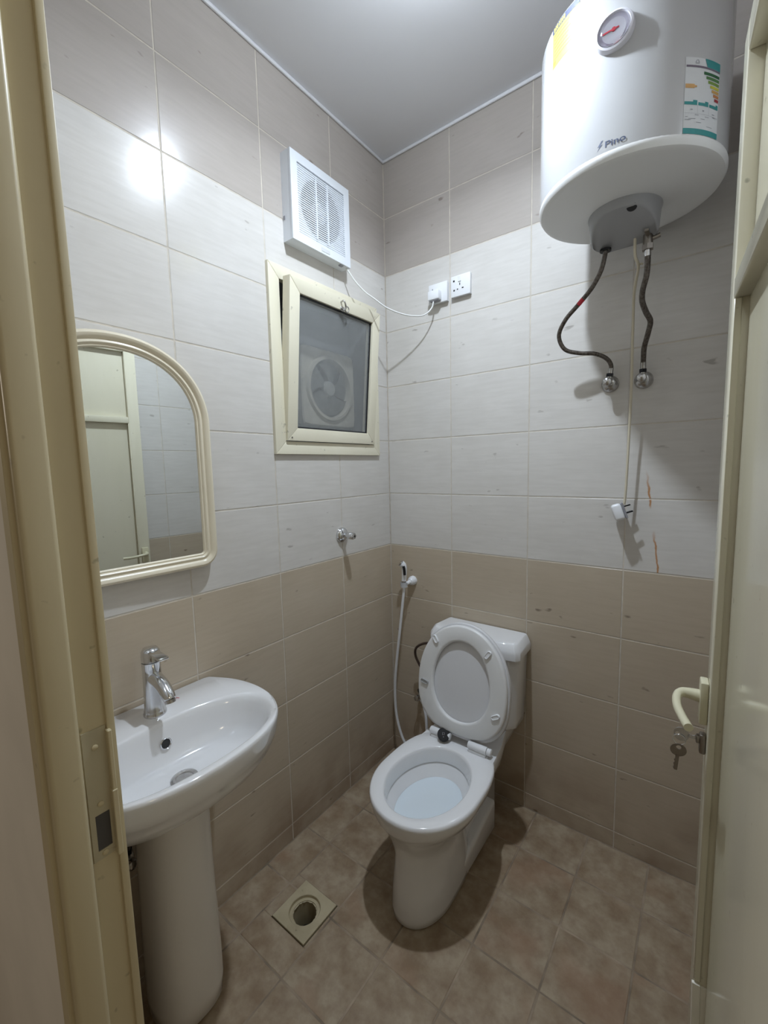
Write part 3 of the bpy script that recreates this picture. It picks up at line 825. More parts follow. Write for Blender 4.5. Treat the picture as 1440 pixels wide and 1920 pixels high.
# supply valve and trap behind the pedestal
def wall_valve(name, label, base, ax, up, r=0.028, body=0.05, mat=M_dull, nut=True, knob=True, parts=True):
    """chrome angle valve: rosette, body, outlet nut and knob; ax points out of the wall, up to the outlet"""
    t = thing(name, label, 'valve', base)
    ax = Vector(ax); up = Vector(up); b = Vector(base)
    bm = B(); lathe(bm, [(r, 0.0), (r, 0.003), (r * 0.9, 0.010), (r * 0.6, 0.017), (r * 0.42, 0.019)], b, ax, 28); obj('rosette', bm, mat, t, smooth=40)
    bm = B(); lathe(bm, [(0.0105, 0.0), (0.0105, body)], b, ax, 18)
    if nut: lathe(bm, [(0.009, 0.0), (0.009, 0.03)], b + ax * (body * 0.62), up, 14)
    obj('valve_body', bm, mat, t, smooth=40)
    if nut:
        bm = B(); lathe(bm, [(0.0115, 0.0), (0.0115, 0.011)], b + ax * (body * 0.62) + up * 0.020, up, 6); obj('nut', bm, M_black, t)
    if knob:
        bm = B(); lathe(bm, [(0.008, 0), (0.013, 0.003), (0.0145, 0.010), (0.0125, 0.018), (0.006, 0.022)], b + ax * body, ax, 14); obj('valve_knob', bm, mat, t, smooth=40)
    return t
wall_valve('angle_valve', 'small dark valve low on the wall behind the basin pedestal', (0.0, -1.262, 0.395), (1, 0, 0), (0, 0, 1), 0.020, 0.030, M_dull)
bm = B(); tube(bm, cr([(0.019, -1.262, 0.425), (0.026, -1.262, 0.50), (0.06, -1.245, 0.60), (0.085, -1.21, 0.665)], 8), 0.0075, 10)
tag(obj('flexible_hose', bm, M_braid, smooth=60), 'dark flexible hose in the shadow under the washbasin', 'hose')

# ------------------------------------------------------------------ capped tap on the left wall
tp = thing('wall_tap', 'small capped chrome tap on the window wall between mirror and corner', 'tap', (0.0, -0.352, 1.163))
bm = B(); lathe(bm, [(0.033, 0.0), (0.033, 0.004), (0.029, 0.012), (0.018, 0.019), (0.0125, 0.021)], (0, -0.352, 1.163), 'x', 32); obj('rosette', bm, M_chrome, tp, smooth=40)
bm = B(); lathe(bm, [(0.0085, 0.015), (0.0085, 0.038), (0.0105, 0.040), (0.0150, 0.042), (0.0150, 0.066), (0.0125, 0.070)], (0, -0.352, 1.163), 'x', 24); obj('body', bm, M_chrome, tp, smooth=40)
bm = B(); lathe(bm, [(0.013, 0.0), (0.013, 0.006), (0.010, 0.009)], (0.066, -0.352, 1.163), 'x', 6); obj('end_cap', bm, M_dull, tp)
bm = B(); lathe(bm, [(0.0042, 0.0), (0.0042, 0.0005)], (0.0752, -0.352, 1.163), 'x', 12); obj('screw_hole', bm, M_dark, tp)

# ------------------------------------------------------------------ water heater
HC = Vector((1.018, -0.264)); HR = 0.220
wh = thing('water_heater', 'white cylindrical electric water heater hung high on the back wall', 'water heater', (HC.x, HC.y, 2.15))
bm = B(); lathe(bm, [(HR, 2.166), (HR, 2.549), (HR - 0.002, 2.555), (HR - 0.007, 2.558), (HR - 0.02, 2.556), (HR - 0.05, 2.562), (0.0, 2.566)], (HC.x, HC.y, 0), 'z', 128, cap0=False, cap1=False); obj('tank', bm, M_heater, wh, smooth=30)
bm = B(); lathe(bm, [(HR - 0.001, 2.172), (HR + 0.0008, 2.166), (HR + 0.0008, 2.158), (HR - 0.004, 2.150), (HR - 0.012, 2.1475), (HR - 0.02, 2.1485), (0.10, 2.140), (0.0, 2.139)], (HC.x, HC.y, 0), 'z', 96, cap0=False, cap1=False); obj('end_plate', bm, M_heater_base, wh, smooth=40)
bm = B(); box(bm, (0.90, -0.075, 2.44), (1.136, -0.0, 2.48), 0.002, 1); obj('wall_bracket', bm, M_grey, wh)
# grey cap over the terminals, deeper towards the wall
CX, CY, CR_ = 1.012, -0.232, 0.092
bm = B(); n = 64; rings = []
def capring(s, z0, slope, dy=0.0):
    out = []
    for i in range(n):
        a = 2 * pi * i / n; x = CX + CR_ * s * cos(a); y = CY + dy + CR_ * s * sin(a)
        y = min(y, CY + 0.058)
        f = max(0.0, min(1.0, (CY + 0.005 - y) / 0.075))
        out.append((x, y, z0 + slope * f))
    return out
rings = [capring(1.0, 2.152, 0), capring(1.0, 2.138, 0), capring(0.965, 2.128, 0.006), capring(0.93, 2.085, 0.037), capring(0.90, 2.074, 0.044), capring(0.86, 2.071, 0.046)]
ring_loft(bm, rings); bmesh.ops.recalc_face_normals(bm, faces=bm.faces)
obj('terminal_cover', bm, M_grey, wh, smooth=40)
bm = B(); lathe(bm, [(0.0125, -0.004), (0.0125, 0.002), (0.008, 0.003)], (1.040, -0.300, 2.1175), (0.05, -0.52, -0.85), 20); obj('thermostat_hole', bm, M_dark, wh, smooth=50)
bm = B(); lathe(bm, [(0.0155, 0.0), (0.0155, 0.006)], (0.961, -0.200, 2.066), 'z', 18); obj('rubber_collar', bm, M_black, wh)
bm = B(); lathe(bm, [(0.0125, 0.0), (0.0125, 0.035)], (1.0685, -0.198, 2.048), 'z', 18); lathe(bm, [(0.015, 0.0), (0.015, 0.014)], (1.0685, -0.198, 2.038), 'z', 6)
box(bm, (1.064, -0.240, 2.072), (1.074, -0.195, 2.078)); lathe(bm, [(0.006, 0), (0.006, 0.03)], (1.0685, -0.198, 2.064), (1, 0.1, 0.25), 10)
obj('safety_valve', bm, M_steel, wh, smooth=35)

def hpatch(bm, a0, a1, z0, z1, off=0.0006, n=10, mat=0, a0b=None, a1b=None):
    """patch bent round the tank; angles in degrees measured from the front (-y), positive to the right"""
    a0b = a0 if a0b is None else a0b; a1b = a1 if a1b is None else a1b
    lo, hi = [], []
    for k in range(n + 1):
        f = k / n; A_ = radians(a0b + (a1b - a0b) * f); C_ = radians(a0 + (a1 - a0) * f); r = HR + off
        lo.append((HC.x + r * sin(A_), HC.y - r * cos(A_), z0)); hi.append((HC.x + r * sin(C_), HC.y - r * cos(C_), z1))
    ring_loft(bm, [lo, hi], False, False, False, mat)
ys = B(); hpatch(ys, -44, -21, 2.456, 2.550, 0.0005, 12)
yst = obj('yellow_sticker', ys, M_yellow, wh)
bm = B(); hpatch(bm, -44, -21, 2.536, 2.550, 0.0009, 12); obj('sticker_header', bm, M_navy, yst)
bm = B()
for a, w_ in ((-42.6, 1.4), (-40.6, 0.9), (-39.2, 1.1), (-37.4, 0.8), (-36.0, 1.2), (-34.3, 0.9), (-32.8, 1.1)): hpatch(bm, a, a + w_, 2.5385, 2.5475, 0.0012, 2)
obj('header_print', bm, M_yellow, yst)
bm = B()
rnd = random.Random(4)
for k in range(7):
    z = 2.528 - k * 0.009
    hpatch(bm, -42, -42 + rnd.uniform(12, 19), z, z + 0.0013, 0.0009, 6)
hpatch(bm, -43, -40.5, 2.463, 2.470, 0.0009, 2)
obj('fine_print', bm, plain('ochre_print', (0.55, 0.47, 0.05), 0.5), yst)

en = B(); hpatch(en, 38.0, 62.6, 2.1685, 2.3235, 0.0005, 14); ent = obj('energy_label', en, M_paper, wh)
def bit(name, mat, *rects):
    bm = B()
    for (u0, u1, v0, v1) in rects:   # u,v as shares of the label, from the left and the bottom
        hpatch(bm, 38 + 24.6 * u0, 38 + 24.6 * u1, 2.1685 + 0.155 * v0, 2.1685 + 0.155 * v1, 0.0010, max(2, int(10 * (u1 - u0))))
    obj(name, bm, mat, ent)
bm = B(); hpatch(bm, 38 + 24.6 * 0.50, 38 + 24.6 * 1.0, 2.1685 + 0.155 * 0.895, 2.1685 + 0.155 * 1.0, 0.0010, 8, a0b=38 + 24.6 * 0.57)
obj('corner_block', bm, M_teal, ent)
bit('top_rule', M_mauve, (0.02, 1.0, 0.872, 0.898))
for k, (c, u) in enumerate(zip([(0.02, 0.12, 0.04), (0.08, 0.20, 0.06), (0.20, 0.32, 0.06), (0.55, 0.52, 0.06), (0.58, 0.34, 0.10), (0.50, 0.20, 0.07), (0.35, 0.03, 0.04)], (0.48, 0.55, 0.61, 0.68, 0.74, 0.79, 0.84))):
    bit('rating_bar', plain('rating_%d' % k, c, 0.45), (u, 0.985, 0.795 - k * 0.052, 0.833 - k * 0.052))
bm = B(); hpatch(bm, 38.4, 38 + 24.6 * 0.24, 2.1685 + 0.155 * 0.60, 2.1685 + 0.155 * 0.655, 0.001, 4); hpatch(bm, 38 + 24.6 * 0.24, 38 + 24.6 * 0.30, 2.1685 + 0.155 * 0.615, 2.1685 + 0.155 * 0.640, 0.001, 2); obj('rating_arrow', bm, plain('rating_orange', (0.62, 0.36, 0.14), 0.45), ent)
bit('category_blocks', M_teal, (0.01, 0.33, 0.385, 0.425), (0.22, 0.33, 0.42, 0.447), (0.36, 0.65, 0.385, 0.425), (0.55, 0.65, 0.42, 0.447), (0.68, 0.98, 0.385, 0.425), (0.90, 0.98, 0.42, 0.447))
bit('bottom_strip', M_teal, (0.0, 1.0, 0.0, 0.075))
bm = B(); aa = lambda u: 38 + 24.6 * u
hpatch(bm, aa(0.275), aa(0.290), 2.3135, 2.3195, 0.001, 2, a0b=aa(0.235), a1b=aa(0.255)); hpatch(bm, aa(0.295), aa(0.310), 2.3135, 2.3195, 0.001, 2, a0b=aa(0.330), a1b=aa(0.350)); hpatch(bm, aa(0.245), aa(0.340), 2.3115, 2.3128, 0.001, 2)
obj('recycle_mark', bm, M_greyprint, ent)
bit('fine_print', M_greyprint, (0.16, 0.22, 0.318, 0.328), (0.48, 0.53, 0.312, 0.328), (0.78, 0.86, 0.30, 0.308), (0.28, 0.38, 0.252, 0.260), (0.56, 0.68, 0.244, 0.250), (0.80, 0.88, 0.262, 0.270),
    (0.04, 0.10, 0.222, 0.229), (0.12, 0.30, 0.200, 0.206), (0.44, 0.56, 0.208, 0.214), (0.03, 0.18, 0.184, 0.190), (0.32, 0.46, 0.156, 0.163), (0.62, 0.80, 0.120, 0.126))
bit('grid_line', plain('pale_grid', (0.50, 0.51, 0.53), 0.5), (0.345, 0.352, 0.27, 0.38), (0.665, 0.672, 0.27, 0.38), (0.02, 0.98, 0.273, 0.277))

# maker's name with its lightning bolt, bent round the tank
fcv = bpy.data.curves.new('maker_name', 'FONT'); fcv.body = 'Pino'; fcv.size = 0.0215; fcv.extrude = 0.0; fcv.align_x = 'LEFT'; fcv.offset = 0.0003
fo = bpy.data.objects.new('maker_name', fcv); COL.objects.link(fo)
bpy.context.view_layer.update()
me = bpy.data.meshes.new_from_object(fo.evaluated_get(bpy.context.evaluated_depsgraph_get()))
bpy.data.objects.remove(fo)
bm = B(); bm.from_mesh(me)
wx = max(v.co.x for v in bm.verts)
for x0, pts in ((-0.010, [(0.004, 0.021), (-0.0035, 0.008), (0.001, 0.009), (-0.004, -0.003), (0.0065, 0.0115), (0.002, 0.0105), (0.0075, 0.021)]),):
    V = [bm.verts.new((x0 + x, y, 0)) for x, y in pts]; bm.faces.new(V)
sc = 0.044 / wx
for v in bm.verts:
    a = (v.co.x * sc - 0.0175) / HR; z = 2.1790 + v.co.y * 0.86; r = HR + 0.0008
    v.co = Vector((HC.x + 0.004 + r * sin(a), HC.y - r * cos(a), z - 0.0))
bpy.data.meshes.remove(me)
obj('maker_name', bm, plain('logo_print', (0.07, 0.09, 0.16), 0.45), wh)

# thermometer
gc = Vector((1.019, HC.y - HR, 2.414))
ga = thing('g', None, None); bpy.data.objects.remove(ga)
bm = B(); lathe(bm, [(0.0405, -0.006), (0.0405, 0.006), (0.0385, 0.011), (0.0345, 0.0125), (0.0325, 0.009), (0.0325, 0.004)], gc, (0, -1, 0), 48); gau = obj('thermometer', bm, plain('gauge_white', (0.66, 0.65, 0.70), 0.35), wh, smooth=40)
bm = B(); lathe(bm, [(0.032, 0.004), (0.032, 0.006)], gc, (0, -1, 0), 40); obj('dial', bm, plain('dial_lilac', (0.50, 0.47, 0.58), 0.5), gau)
bm = B(); lathe(bm, [(0.0225, 0.006), (0.0225, 0.0064)], gc, (0, -1, 0), 32); obj('dial_centre', bm, plain('dial_pale', (0.66, 0.65, 0.72), 0.5), gau)
bm = B(); box(bm, (gc.x - 0.022, gc.y - 0.0085, gc.z - 0.0014), (gc.x + 0.010, gc.y - 0.0075, gc.z + 0.0014)); lathe(bm, [(0.004, 0.006), (0.004, 0.009)], gc, (0, -1, 0), 14); obj('needle', bm, M_red, gau)
bm = B(); lathe(bm, [(0.033, 0.008), (0.033, 0.0095), (0.029, 0.0135), (0.020, 0.0165), (0.009, 0.018), (0.0, 0.0184)], gc, (0, -1, 0), 40, cap1=False); bmesh.ops.remove_doubles(bm, verts=bm.verts, dist=1e-5); obj('gauge_lens', bm, M_clear, gau, smooth=60)

# water hoses and wall valves under the heater
wall_valve('angle_valve', 'chrome angle valve under the heater, end of the looping hose', (0.951, 0.0, 1.711), (0, -1, 0), (0.10, 0, 0.995), 0.028, 0.045)
wall_valve('angle_valve', 'chrome angle valve under the heater, end of the shorter kinked hose', (1.050, 0.0, 1.711), (0, -1, 0), (0, 0, 1), 0.028, 0.045)
h1 = thing('flexible_hose', 'braided hose looping wide to its wall valve, with a red mark', 'hose', (0.955, -0.028, 1.74))
P1 = cr([(0.961, -0.200, 2.070), (0.958, -0.199, 2.050), (0.948, -0.195, 2.015), (0.921, -0.180, 1.978), (0.880, -0.160, 1.946), (0.836, -0.140, 1.913), (0.811, -0.120, 1.872), (0.825, -0.100, 1.830), (0.866, -0.085, 1.813),
         (0.912, -0.070, 1.806), (0.944, -0.050, 1.790), (0.957, -0.034, 1.768), (0.956, -0.029, 1.742)], 8)
bm = B(); tube(bm, P1, 0.0068, 12); obj('braided_sleeve', bm, M_braid, h1, smooth=60)
k = 29
bm = B(); tube(bm, P1[k:k + 4], 0.0072, 12); obj('red_band', bm, M_red, h1, smooth=60)
bm = B(); tube(bm, P1[-6:], 0.0078, 12); obj('ferrule', bm, M_dull, h1, smooth=60)
h2 = thing('flexible_hose', 'shorter braided hose with a kink, dropping straight from the heater', 'hose', (1.05, -0.028, 1.74))
P2 = cr([(1.0685, -0.198, 2.045), (1.069, -0.194, 2.000), (1.066, -0.186, 1.970), (1.057, -0.172, 1.940), (1.055, -0.155, 1.915), (1.063, -0.132, 1.889), (1.073, -0.110, 1.866), (1.066, -0.090, 1.836), (1.055, -0.065, 1.803), (1.051, -0.040, 1.775), (1.050, -0.028, 1.742)], 8)
bm = B(); tube(bm, P2, 0.0078, 12); obj('braided_sleeve', bm, M_braid, h2, smooth=60)
bm = B(); tube(bm, P2[-6:], 0.0088, 12); obj('ferrule', bm, M_dull, h2, smooth=60)
bm = B(); tube(bm, P2[:5], 0.0088, 12); obj('ferrule', bm, M_dull, h2, smooth=60)

# heater power cord and hanging plug
pc = thing('power_cord', 'long yellowed cord hanging from the heater with a white plug', 'power cord', (1.0, -0.04, 1.27))
P3 = cr([(1.036, -0.196, 2.080), (1.037, -0.190, 2.036), (1.044, -0.172, 2.010), (1.035, -0.145, 1.975), (1.029, -0.125, 1.940), (1.026, -0.100, 1.882), (1.024, -0.080, 1.806), (1.023, -0.060, 1.694), (1.020, -0.050, 1.559), (1.017, -0.045, 1.420), (1.014, -0.042, 1.330), (1.011, -0.042, 1.302)], 6)
bm = B(); tube(bm, P3, 0.0040, 10); obj('cable', bm, M_oldcable, pc, smooth=60)
bm = B(); tube(bm, cr([(1.044, -0.172, 2.012), (1.050, -0.172, 2.016), (1.055, -0.172, 2.013)], 4), 0.0026, 8); obj('cable_tie', bm, M_oldcable, pc)
PM = Matrix.Translation((1.003, -0.045, 1.278)) @ Matrix.Rotation(radians(-20), 4, 'Y') @ Matrix.Rotation(radians(12), 4, 'Z') @ Matrix.Scale(1.12, 4)
bm = B(); box(bm, (-0.022, -0.024, -0.024), (0.006, 0.022, 0.026), 0.008, 3, M=PM); obj('plug_body', bm, M_plastic, pc, smooth=50)
bm = B(); box(bm, (0.006, -0.024, -0.024), (0.012, 0.022, 0.026), 0.003, 1, M=PM); obj('plug_face', bm, M_greyprint, pc)
for y, z in ((0.0, 0.012), (-0.011, -0.008), (0.011, -0.008)):
    bm = B(); box(bm, (0.011, y - 0.0032, z - 0.002), (0.030, y + 0.0032, z + 0.002), M=PM); obj('pin', bm, M_black, pc)

# ------------------------------------------------------------------ toilet
TX, TY = 0.527, -0.530
to = thing('toilet', 'white close-coupled toilet with raised seat against the back wall', 'toilet', (TX, TY, 0))
NTO = 72
def egg(a_, bf, bb, yc, z, pf=2.1, pb=3.0, cx=TX):
    out = []
    for i in range(NTO):
        t = 2 * pi * i / NTO; ca, sa = cos(t), sin(t); p = pf if sa < 0 else pb
        k = 1.0 / ((abs(ca) ** p + abs(sa) ** p) ** (1 / p))
        out.append((cx + a_ * k * ca, yc + (bf if sa < 0 else bb) * k * sa, z))
    return out
R = [egg(0.086, 0.143, 0.22, -0.545, 0.0), egg(0.095, 0.152, 0.22, -0.545, 0.008), egg(0.096, 0.154, 0.22, -0.545, 0.03), egg(0.090, 0.150, 0.20, -0.545, 0.10),
     egg(0.080, 0.145, 0.19, -0.545, 0.18), egg(0.080, 0.146, 0.19, -0.545, 0.225), egg(0.090, 0.152, 0.20, -0.545, 0.255), egg(0.106, 0.166, 0.215, -0.54, 0.285),
     egg(0.128, 0.182, 0.235, -0.535, 0.310), egg(0.152, 0.197, 0.25, -0.53, 0.330), egg(0.168, 0.206, 0.26, -0.53, 0.345), egg(0.178, 0.212, 0.262, -0.53, 0.370), egg(0.182, 0.215, 0.262, -0.53, 0.388), egg(0.180, 0.213, 0.260, -0.53, 0.397), egg(0.175, 0.208, 0.255, -0.53, 0.400)]
R += [egg(0.138, 0.182, 0.182, -0.53, 0.400, 2.0, 2.0), egg(0.133, 0.177, 0.177, -0.53, 0.397, 2, 2), egg(0.130, 0.174, 0.174, -0.53, 0.388, 2, 2), egg(0.126, 0.169, 0.169, -0.53, 0.352, 2, 2), egg(0.126, 0.169, 0.169, -0.53, 0.345, 2, 2),
      egg(0.131, 0.174, 0.174, -0.53, 0.343, 2, 2), egg(0.120, 0.162, 0.162, -0.53, 0.326, 2, 2), egg(0.105, 0.142, 0.146, -0.53, 0.302, 2, 2), egg(0.088, 0.120, 0.128, -0.53, 0.283, 2, 2), egg(0.060, 0.085, 0.09, -0.53, 0.266, 2, 2), egg(0.03, 0.04, 0.05, -0.53, 0.258, 2, 2)]
bm = B(); ring_loft(bm, R)
# rear deck under the cistern and the narrower trapway body behind the column
DK_ = [(TX - 0.150, -0.345), (TX - 0.140, -0.24), (TX - 0.115, -0.13), (TX - 0.110, -0.022), (TX + 0.110, -0.022), (TX + 0.115, -0.13), (TX + 0.140, -0.24), (TX + 0.150, -0.345)]
def polyring(pts, s, z, c=(TX, -0.2)): return [(c[0] + (x - c[0]) * s, c[1] + (y - c[1]) * (1 if s > 0.9 else s * 1.05), z) for x, y in pts]
ring_loft(bm, [polyring(DK_, 0.80, 0.315), polyring(DK_, 0.98, 0.340), polyring(DK_, 1.0, 0.360), polyring(DK_, 1.0, 0.3925), polyring(DK_, 0.985, 0.3985)])
def trp(yf, hw, z): return [(TX - hw, yf, z), (TX - hw, -0.10, z), (TX - hw + 0.018, -0.06, z), (TX + hw - 0.018, -0.06, z), (TX + hw, -0.10, z), (TX + hw, yf, z)]
ring_loft(bm, [trp(-0.45, 0.056, 0.0), trp(-0.43, 0.056, 0.16), trp(-0.38, 0.062, 0.20), trp(-0.335, 0.072, 0.26), trp(-0.31, 0.090, 0.335)])
bmesh.ops.recalc_face_normals(bm, faces=bm.faces)
obj('pan', bm, M_ceramic, to, smooth=50)
# foot flange that rises towards the wall
bm = B(); prism(bm, [(-0.57, 0.0), (-0.17, 0.0), (-0.17, 0.125), (-0.57, 0.045)], TX - 0.090, TX + 0.090, 'yzx')
bmesh.ops.bevel(bm, geom=[e for e in bm.edges], offset=0.012, segments=3, profile=0.5, affect='EDGES'); obj('foot', bm, M_ceramic, to, smooth=50)
bm = B(); lathe(bm, [(0.011, -0.008), (0.011, 0.006), (0.008, 0.011), (0.003, 0.013)], (TX + 0.079, -0.462, 0.066), 'z', 16); obj('fixing_bolt', bm, M_dark, to, smooth=50)
bm = B()
R = [egg(0.05, 0.07, 0.08, -0.53, 0.2645, 2, 2), egg(0.0835, 0.1145, 0.1225, -0.53, 0.282, 2, 2), egg(0.1040, 0.1410, 0.1450, -0.53, 0.3025, 2, 2)]
ring_loft(bm, R); bmesh.ops.recalc_face_normals(bm, faces=bm.faces); obj('water', bm, M_water, to)

# cistern
KX0, KX1, KYB = 0.332, 0.684, -0.012
def tankring(z, g, yf):
    P = [(KX0 + g, KYB), (KX0 + g, yf + 0.035), (KX0 + g + 0.028, yf + 0.004), (KX0 + g + 0.09, yf - 0.004), ((KX0 + KX1) / 2, yf - 0.008), (KX1 - g - 0.09, yf - 0.004), (KX1 - g - 0.028, yf + 0.004), (KX1 - g, yf + 0.035), (KX1 - g, KYB)]
    return [(x, y, z) for x, y in P]
bm = B(); ring_loft(bm, [tankring(0.399, 0.020, -0.128), tankring(0.406, 0.012, -0.138), tankring(0.43, 0.010, -0.142), tankring(0.704, 0.0, -0.150)])
bmesh.ops.recalc_face_normals(bm, faces=bm.faces)
bmesh.ops.bevel(bm, geom=[e for e in bm.edges if abs(e.verts[0].co.z - e.verts[1].co.z) > 0.02], offset=0.006, segments=2, profile=0.5, affect='EDGES')
cist = obj('cistern', bm, M_ceramic, to, smooth=40)
def lidring(z, g):
    x0, x1, yf = 0.299 + g, 0.697 - g, -0.158 + g
    P = [(x0 + 0.012, -0.006), (x0, yf + 0.030), (x0 + 0.016, yf + 0.006), (x0 + 0.09, yf - 0.006), ((x0 + x1) / 2, yf - 0.012), (x1 - 0.09, yf - 0.006), (x1 - 0.012, yf + 0.005), (x1, yf + 0.024), (x1 - 0.004, -0.006)]
    return [(x, y, z) for x, y in P]
bm = B(); ring_loft(bm, [lidring(0.700, 0.004), lidring(0.703, 0.0), lidring(0.727, 0.0), lidring(0.735, 0.0025), lidring(0.758, 0.013), lidring(0.763, 0.018), lidring(0.7645, 0.026)])
bmesh.ops.recalc_face_normals(bm, faces=bm.faces)
lid = obj('cistern_lid', bm, M_ceramic, to, smooth=32)
bm = B(); rings = []
for s, z in ((1, 0.7635), (1, 0.7675), (0.93, 0.7695), (0.86, 0.7695), (0.82, 0.7682)): rings.append([(0.488 + 0.033 * s * cos(2 * pi * i / 40), -0.086 + 0.021 * s * sin(2 * pi * i / 40), z) for i in range(40)])
ring_loft(bm, rings); obj('flush_button', bm, M_dull, lid, smooth=40)

# raised seat ring and cover
SA = math.atan2(0.062, 0.41)
def seatP(u, w, t):
    """u across, w up the seat from the hinge, t out of its face towards the bowl"""
    return Vector((0.522 + u, -0.304 + w * sin(SA) - t * cos(SA), 0.432 + w * cos(SA) + t * sin(SA)))
def segg(hw, w0, w1, n=64, pb=2.7):
    wc = w0 + (w1 - w0) * 0.44; out = []
    for i in range(n):
        t = 2 * pi * i / n; ca, sa = cos(t), sin(t); p = 2.05 if sa > 0 else pb
        k = 1.0 / ((abs(ca) ** p + abs(sa) ** p) ** (1 / p))
        out.append((hw * k * ca, wc + ((w1 - wc) if sa > 0 else (wc - w0)) * k * sa))
    return out
so, si = segg(0.183, 0.004, 0.412), segg(0.117, 0.052, 0.352, pb=2.1)
def blend(f): return [(a[0] + (b[0] - a[0]) * f, a[1] + (b[1] - a[1]) * f) for a, b in zip(so, si)]
bm = B()
rings = [(0.0, 0.002), (0.0, 0.010), (0.04, 0.0145), (0.12, 0.0165), (0.85, 0.0165), (0.94, 0.0155), (1.0, 0.012), (1.0, 0.002), (0.0, 0.002)]
ring_loft(bm, [[seatP(u, w, t) for u, w in blend(f)] for f, t in rings], True, False, False); bmesh.ops.recalc_face_normals(bm, faces=bm.faces)
seat = obj('seat_ring', bm, M_seat, to, smooth=50)
for u, w, rot in ((-0.113, 0.340, 35), (0.105, 0.330, -35), (-0.150, 0.165, 80), (0.148, 0.120, -60)):
    bm = B(); n = 20; rr = []
    for s, t in ((1, 0.0155), (1, 0.021), (0.85, 0.0235), (0.7, 0.0235), (0.62, 0.0215)):
        ring = []
        for i in range(n):
            a = 2 * pi * i / n; x = 0.0085 * s * cos(a); y = (0.0085 * s) * sin(a) + (0.0085 if sin(a) >= 0 else -0.0085)
            c, q = cos(radians(rot)), sin(radians(rot)); ring.append(seatP(u + x * c - y * q, w + x * q + y * c, t))
        rr.append(ring)
    ring_loft(bm, rr); bmesh.ops.recalc_face_normals(bm, faces=bm.faces)
    obj('bumper', bm, plain('bumper_grey', (0.36, 0.36, 0.36), 0.5) if w < 0.2 and u < 0 else M_plastic, seat, smooth=40)
bm = B(); cv = segg(0.189, -0.012, 0.420)
def sc_(f): return [(u * f, 0.2 + (w - 0.2) * f) for u, w in cv]
ring_loft(bm, [[seatP(u, w, t) for u, w in sc_(f)] for f, t in ((0.96, 0.0), (0.99, -0.001), (1.0, -0.005), (1.0, -0.016), (0.985, -0.021), (0.93, -0.026), (0.6, -0.029))]); bmesh.ops.recalc_face_normals(bm, faces=bm.faces)
obj('seat_cover', bm, plain('seat_cover_plastic', (0.72, 0.72, 0.74), 0.25), to, smooth=50)
# hinge barrels and the round black cap
def barrel(x0, x1, cap):
    bm = B(); lathe(bm, [(0.0125, 0), (0.0140, 0.003), (0.0140, x1 - x0 - 0.018)], (x0, -0.318, 0.4215), 'x', 20)
    box(bm, (x0 + 0.004, -0.330, 0.399), (x1 - 0.02, -0.306, 0.412), 0.002, 1)
    h = obj('hinge', bm, M_plastic, to, smooth=40)
    bm = B(); lathe(bm, [(0.0125, 0), (0.0125, 0.014), (0.010, 0.016)], (x1 - 0.0165, -0.318, 0.4215), 'x', 20); obj('hinge_cap', bm, M_plastic, h, smooth=40)
    return h
barrel(0.572, 0.662, True)
hl = barrel(0.412, 0.498, True)
dn = Vector((0.30, -0.62, 0.72)).normalized()
bm = B(); lathe(bm, [(0.0235, -0.012), (0.0235, 0.002), (0.0215, 0.004)], (0.474, -0.330, 0.428), dn, 32); ds = obj('damper_disc', bm, M_black, hl, smooth=40)
t1 = Vector((0, 0, 1)).cross(dn).normalized(); t2 = dn.cross(t1); dc = Vector((0.474, -0.330, 0.428)) + dn * 0.0044
bm = B(); tube(bm, [dc + t1 * x + t2 * y for x, y in ((-0.004, -0.003), (-0.004, 0.006), (0.003, 0.006), (0.003, -0.001), (-0.001, -0.001))], 0.0008, 6); lathe(bm, [(0.0016, 0), (0.0016, 0.0005)], dc - t2 * 0.009, dn, 10)
obj('disc_mark', bm, M_greyprint, ds)

# water feed of the cistern
wall_valve('angle_valve', 'worn angle valve low on the wall beside the toilet cistern', (0.176, 0.0, 0.350), (0, -1, 0), (0, 0, 1), 0.026, 0.045)
bm = B(); tube(bm, cr([(0.176, -0.028, 0.382), (0.196, -0.036, 0.43), (0.213, -0.045, 0.475), (0.190, -0.055, 0.525), (0.176, -0.062, 0.565), (0.185, -0.070, 0.605), (0.225, -0.078, 0.638), (0.275, -0.085, 0.655), (0.334, -0.090, 0.655)], 8), 0.0058, 10)
tag(obj('flexible_hose', bm, plain('dark_brown_hose', (0.07, 0.045, 0.035), 0.4), smooth=60), 'thin dark brown hose bent from wall valve to toilet cistern', 'hose')

# ------------------------------------------------------------------ bidet sprayer
bs = thing('bidet_sprayer', 'white handheld bidet sprayer with black trigger and long white hose', 'sprayer', (0.13, -0.05, 0.90))
bm = B(); tube(bm, cr([(0.116, -0.060, 0.912), (0.119, -0.060, 0.945), (0.121, -0.062, 0.972), (0.119, -0.066, 0.988), (0.111, -0.072, 0.998)], 6), [0.0105, 0.0108, 0.011, 0.0112, 0.0115, 0.0118, 0.012, 0.0122, 0.0124, 0.0126, 0.0128, 0.013, 0.0132, 0.0134, 0.0136, 0.0138, 0.014, 0.0142, 0.0145, 0.0148, 0.015, 0.0152, 0.0155, 0.0156, 0.0157][:25], 16)
obj('handset', bm, M_plastic, bs, smooth=50)
bm = B(); lathe(bm, [(0.0150, 0), (0.0150, 0.004), (0.012, 0.005)], (0.1105, -0.0725, 0.9985), (-0.65, -0.4, 0.65), 20); obj('spray_head', bm, M_chrome, bs, smooth=40)
bm = B(); tube(bm, cr([(0.1265, -0.0765, 0.988), (0.1300, -0.0750, 0.972), (0.1290, -0.0715, 0.946)], 5), 0.0062, 10); obj('trigger', bm, M_black, bs, smooth=50)
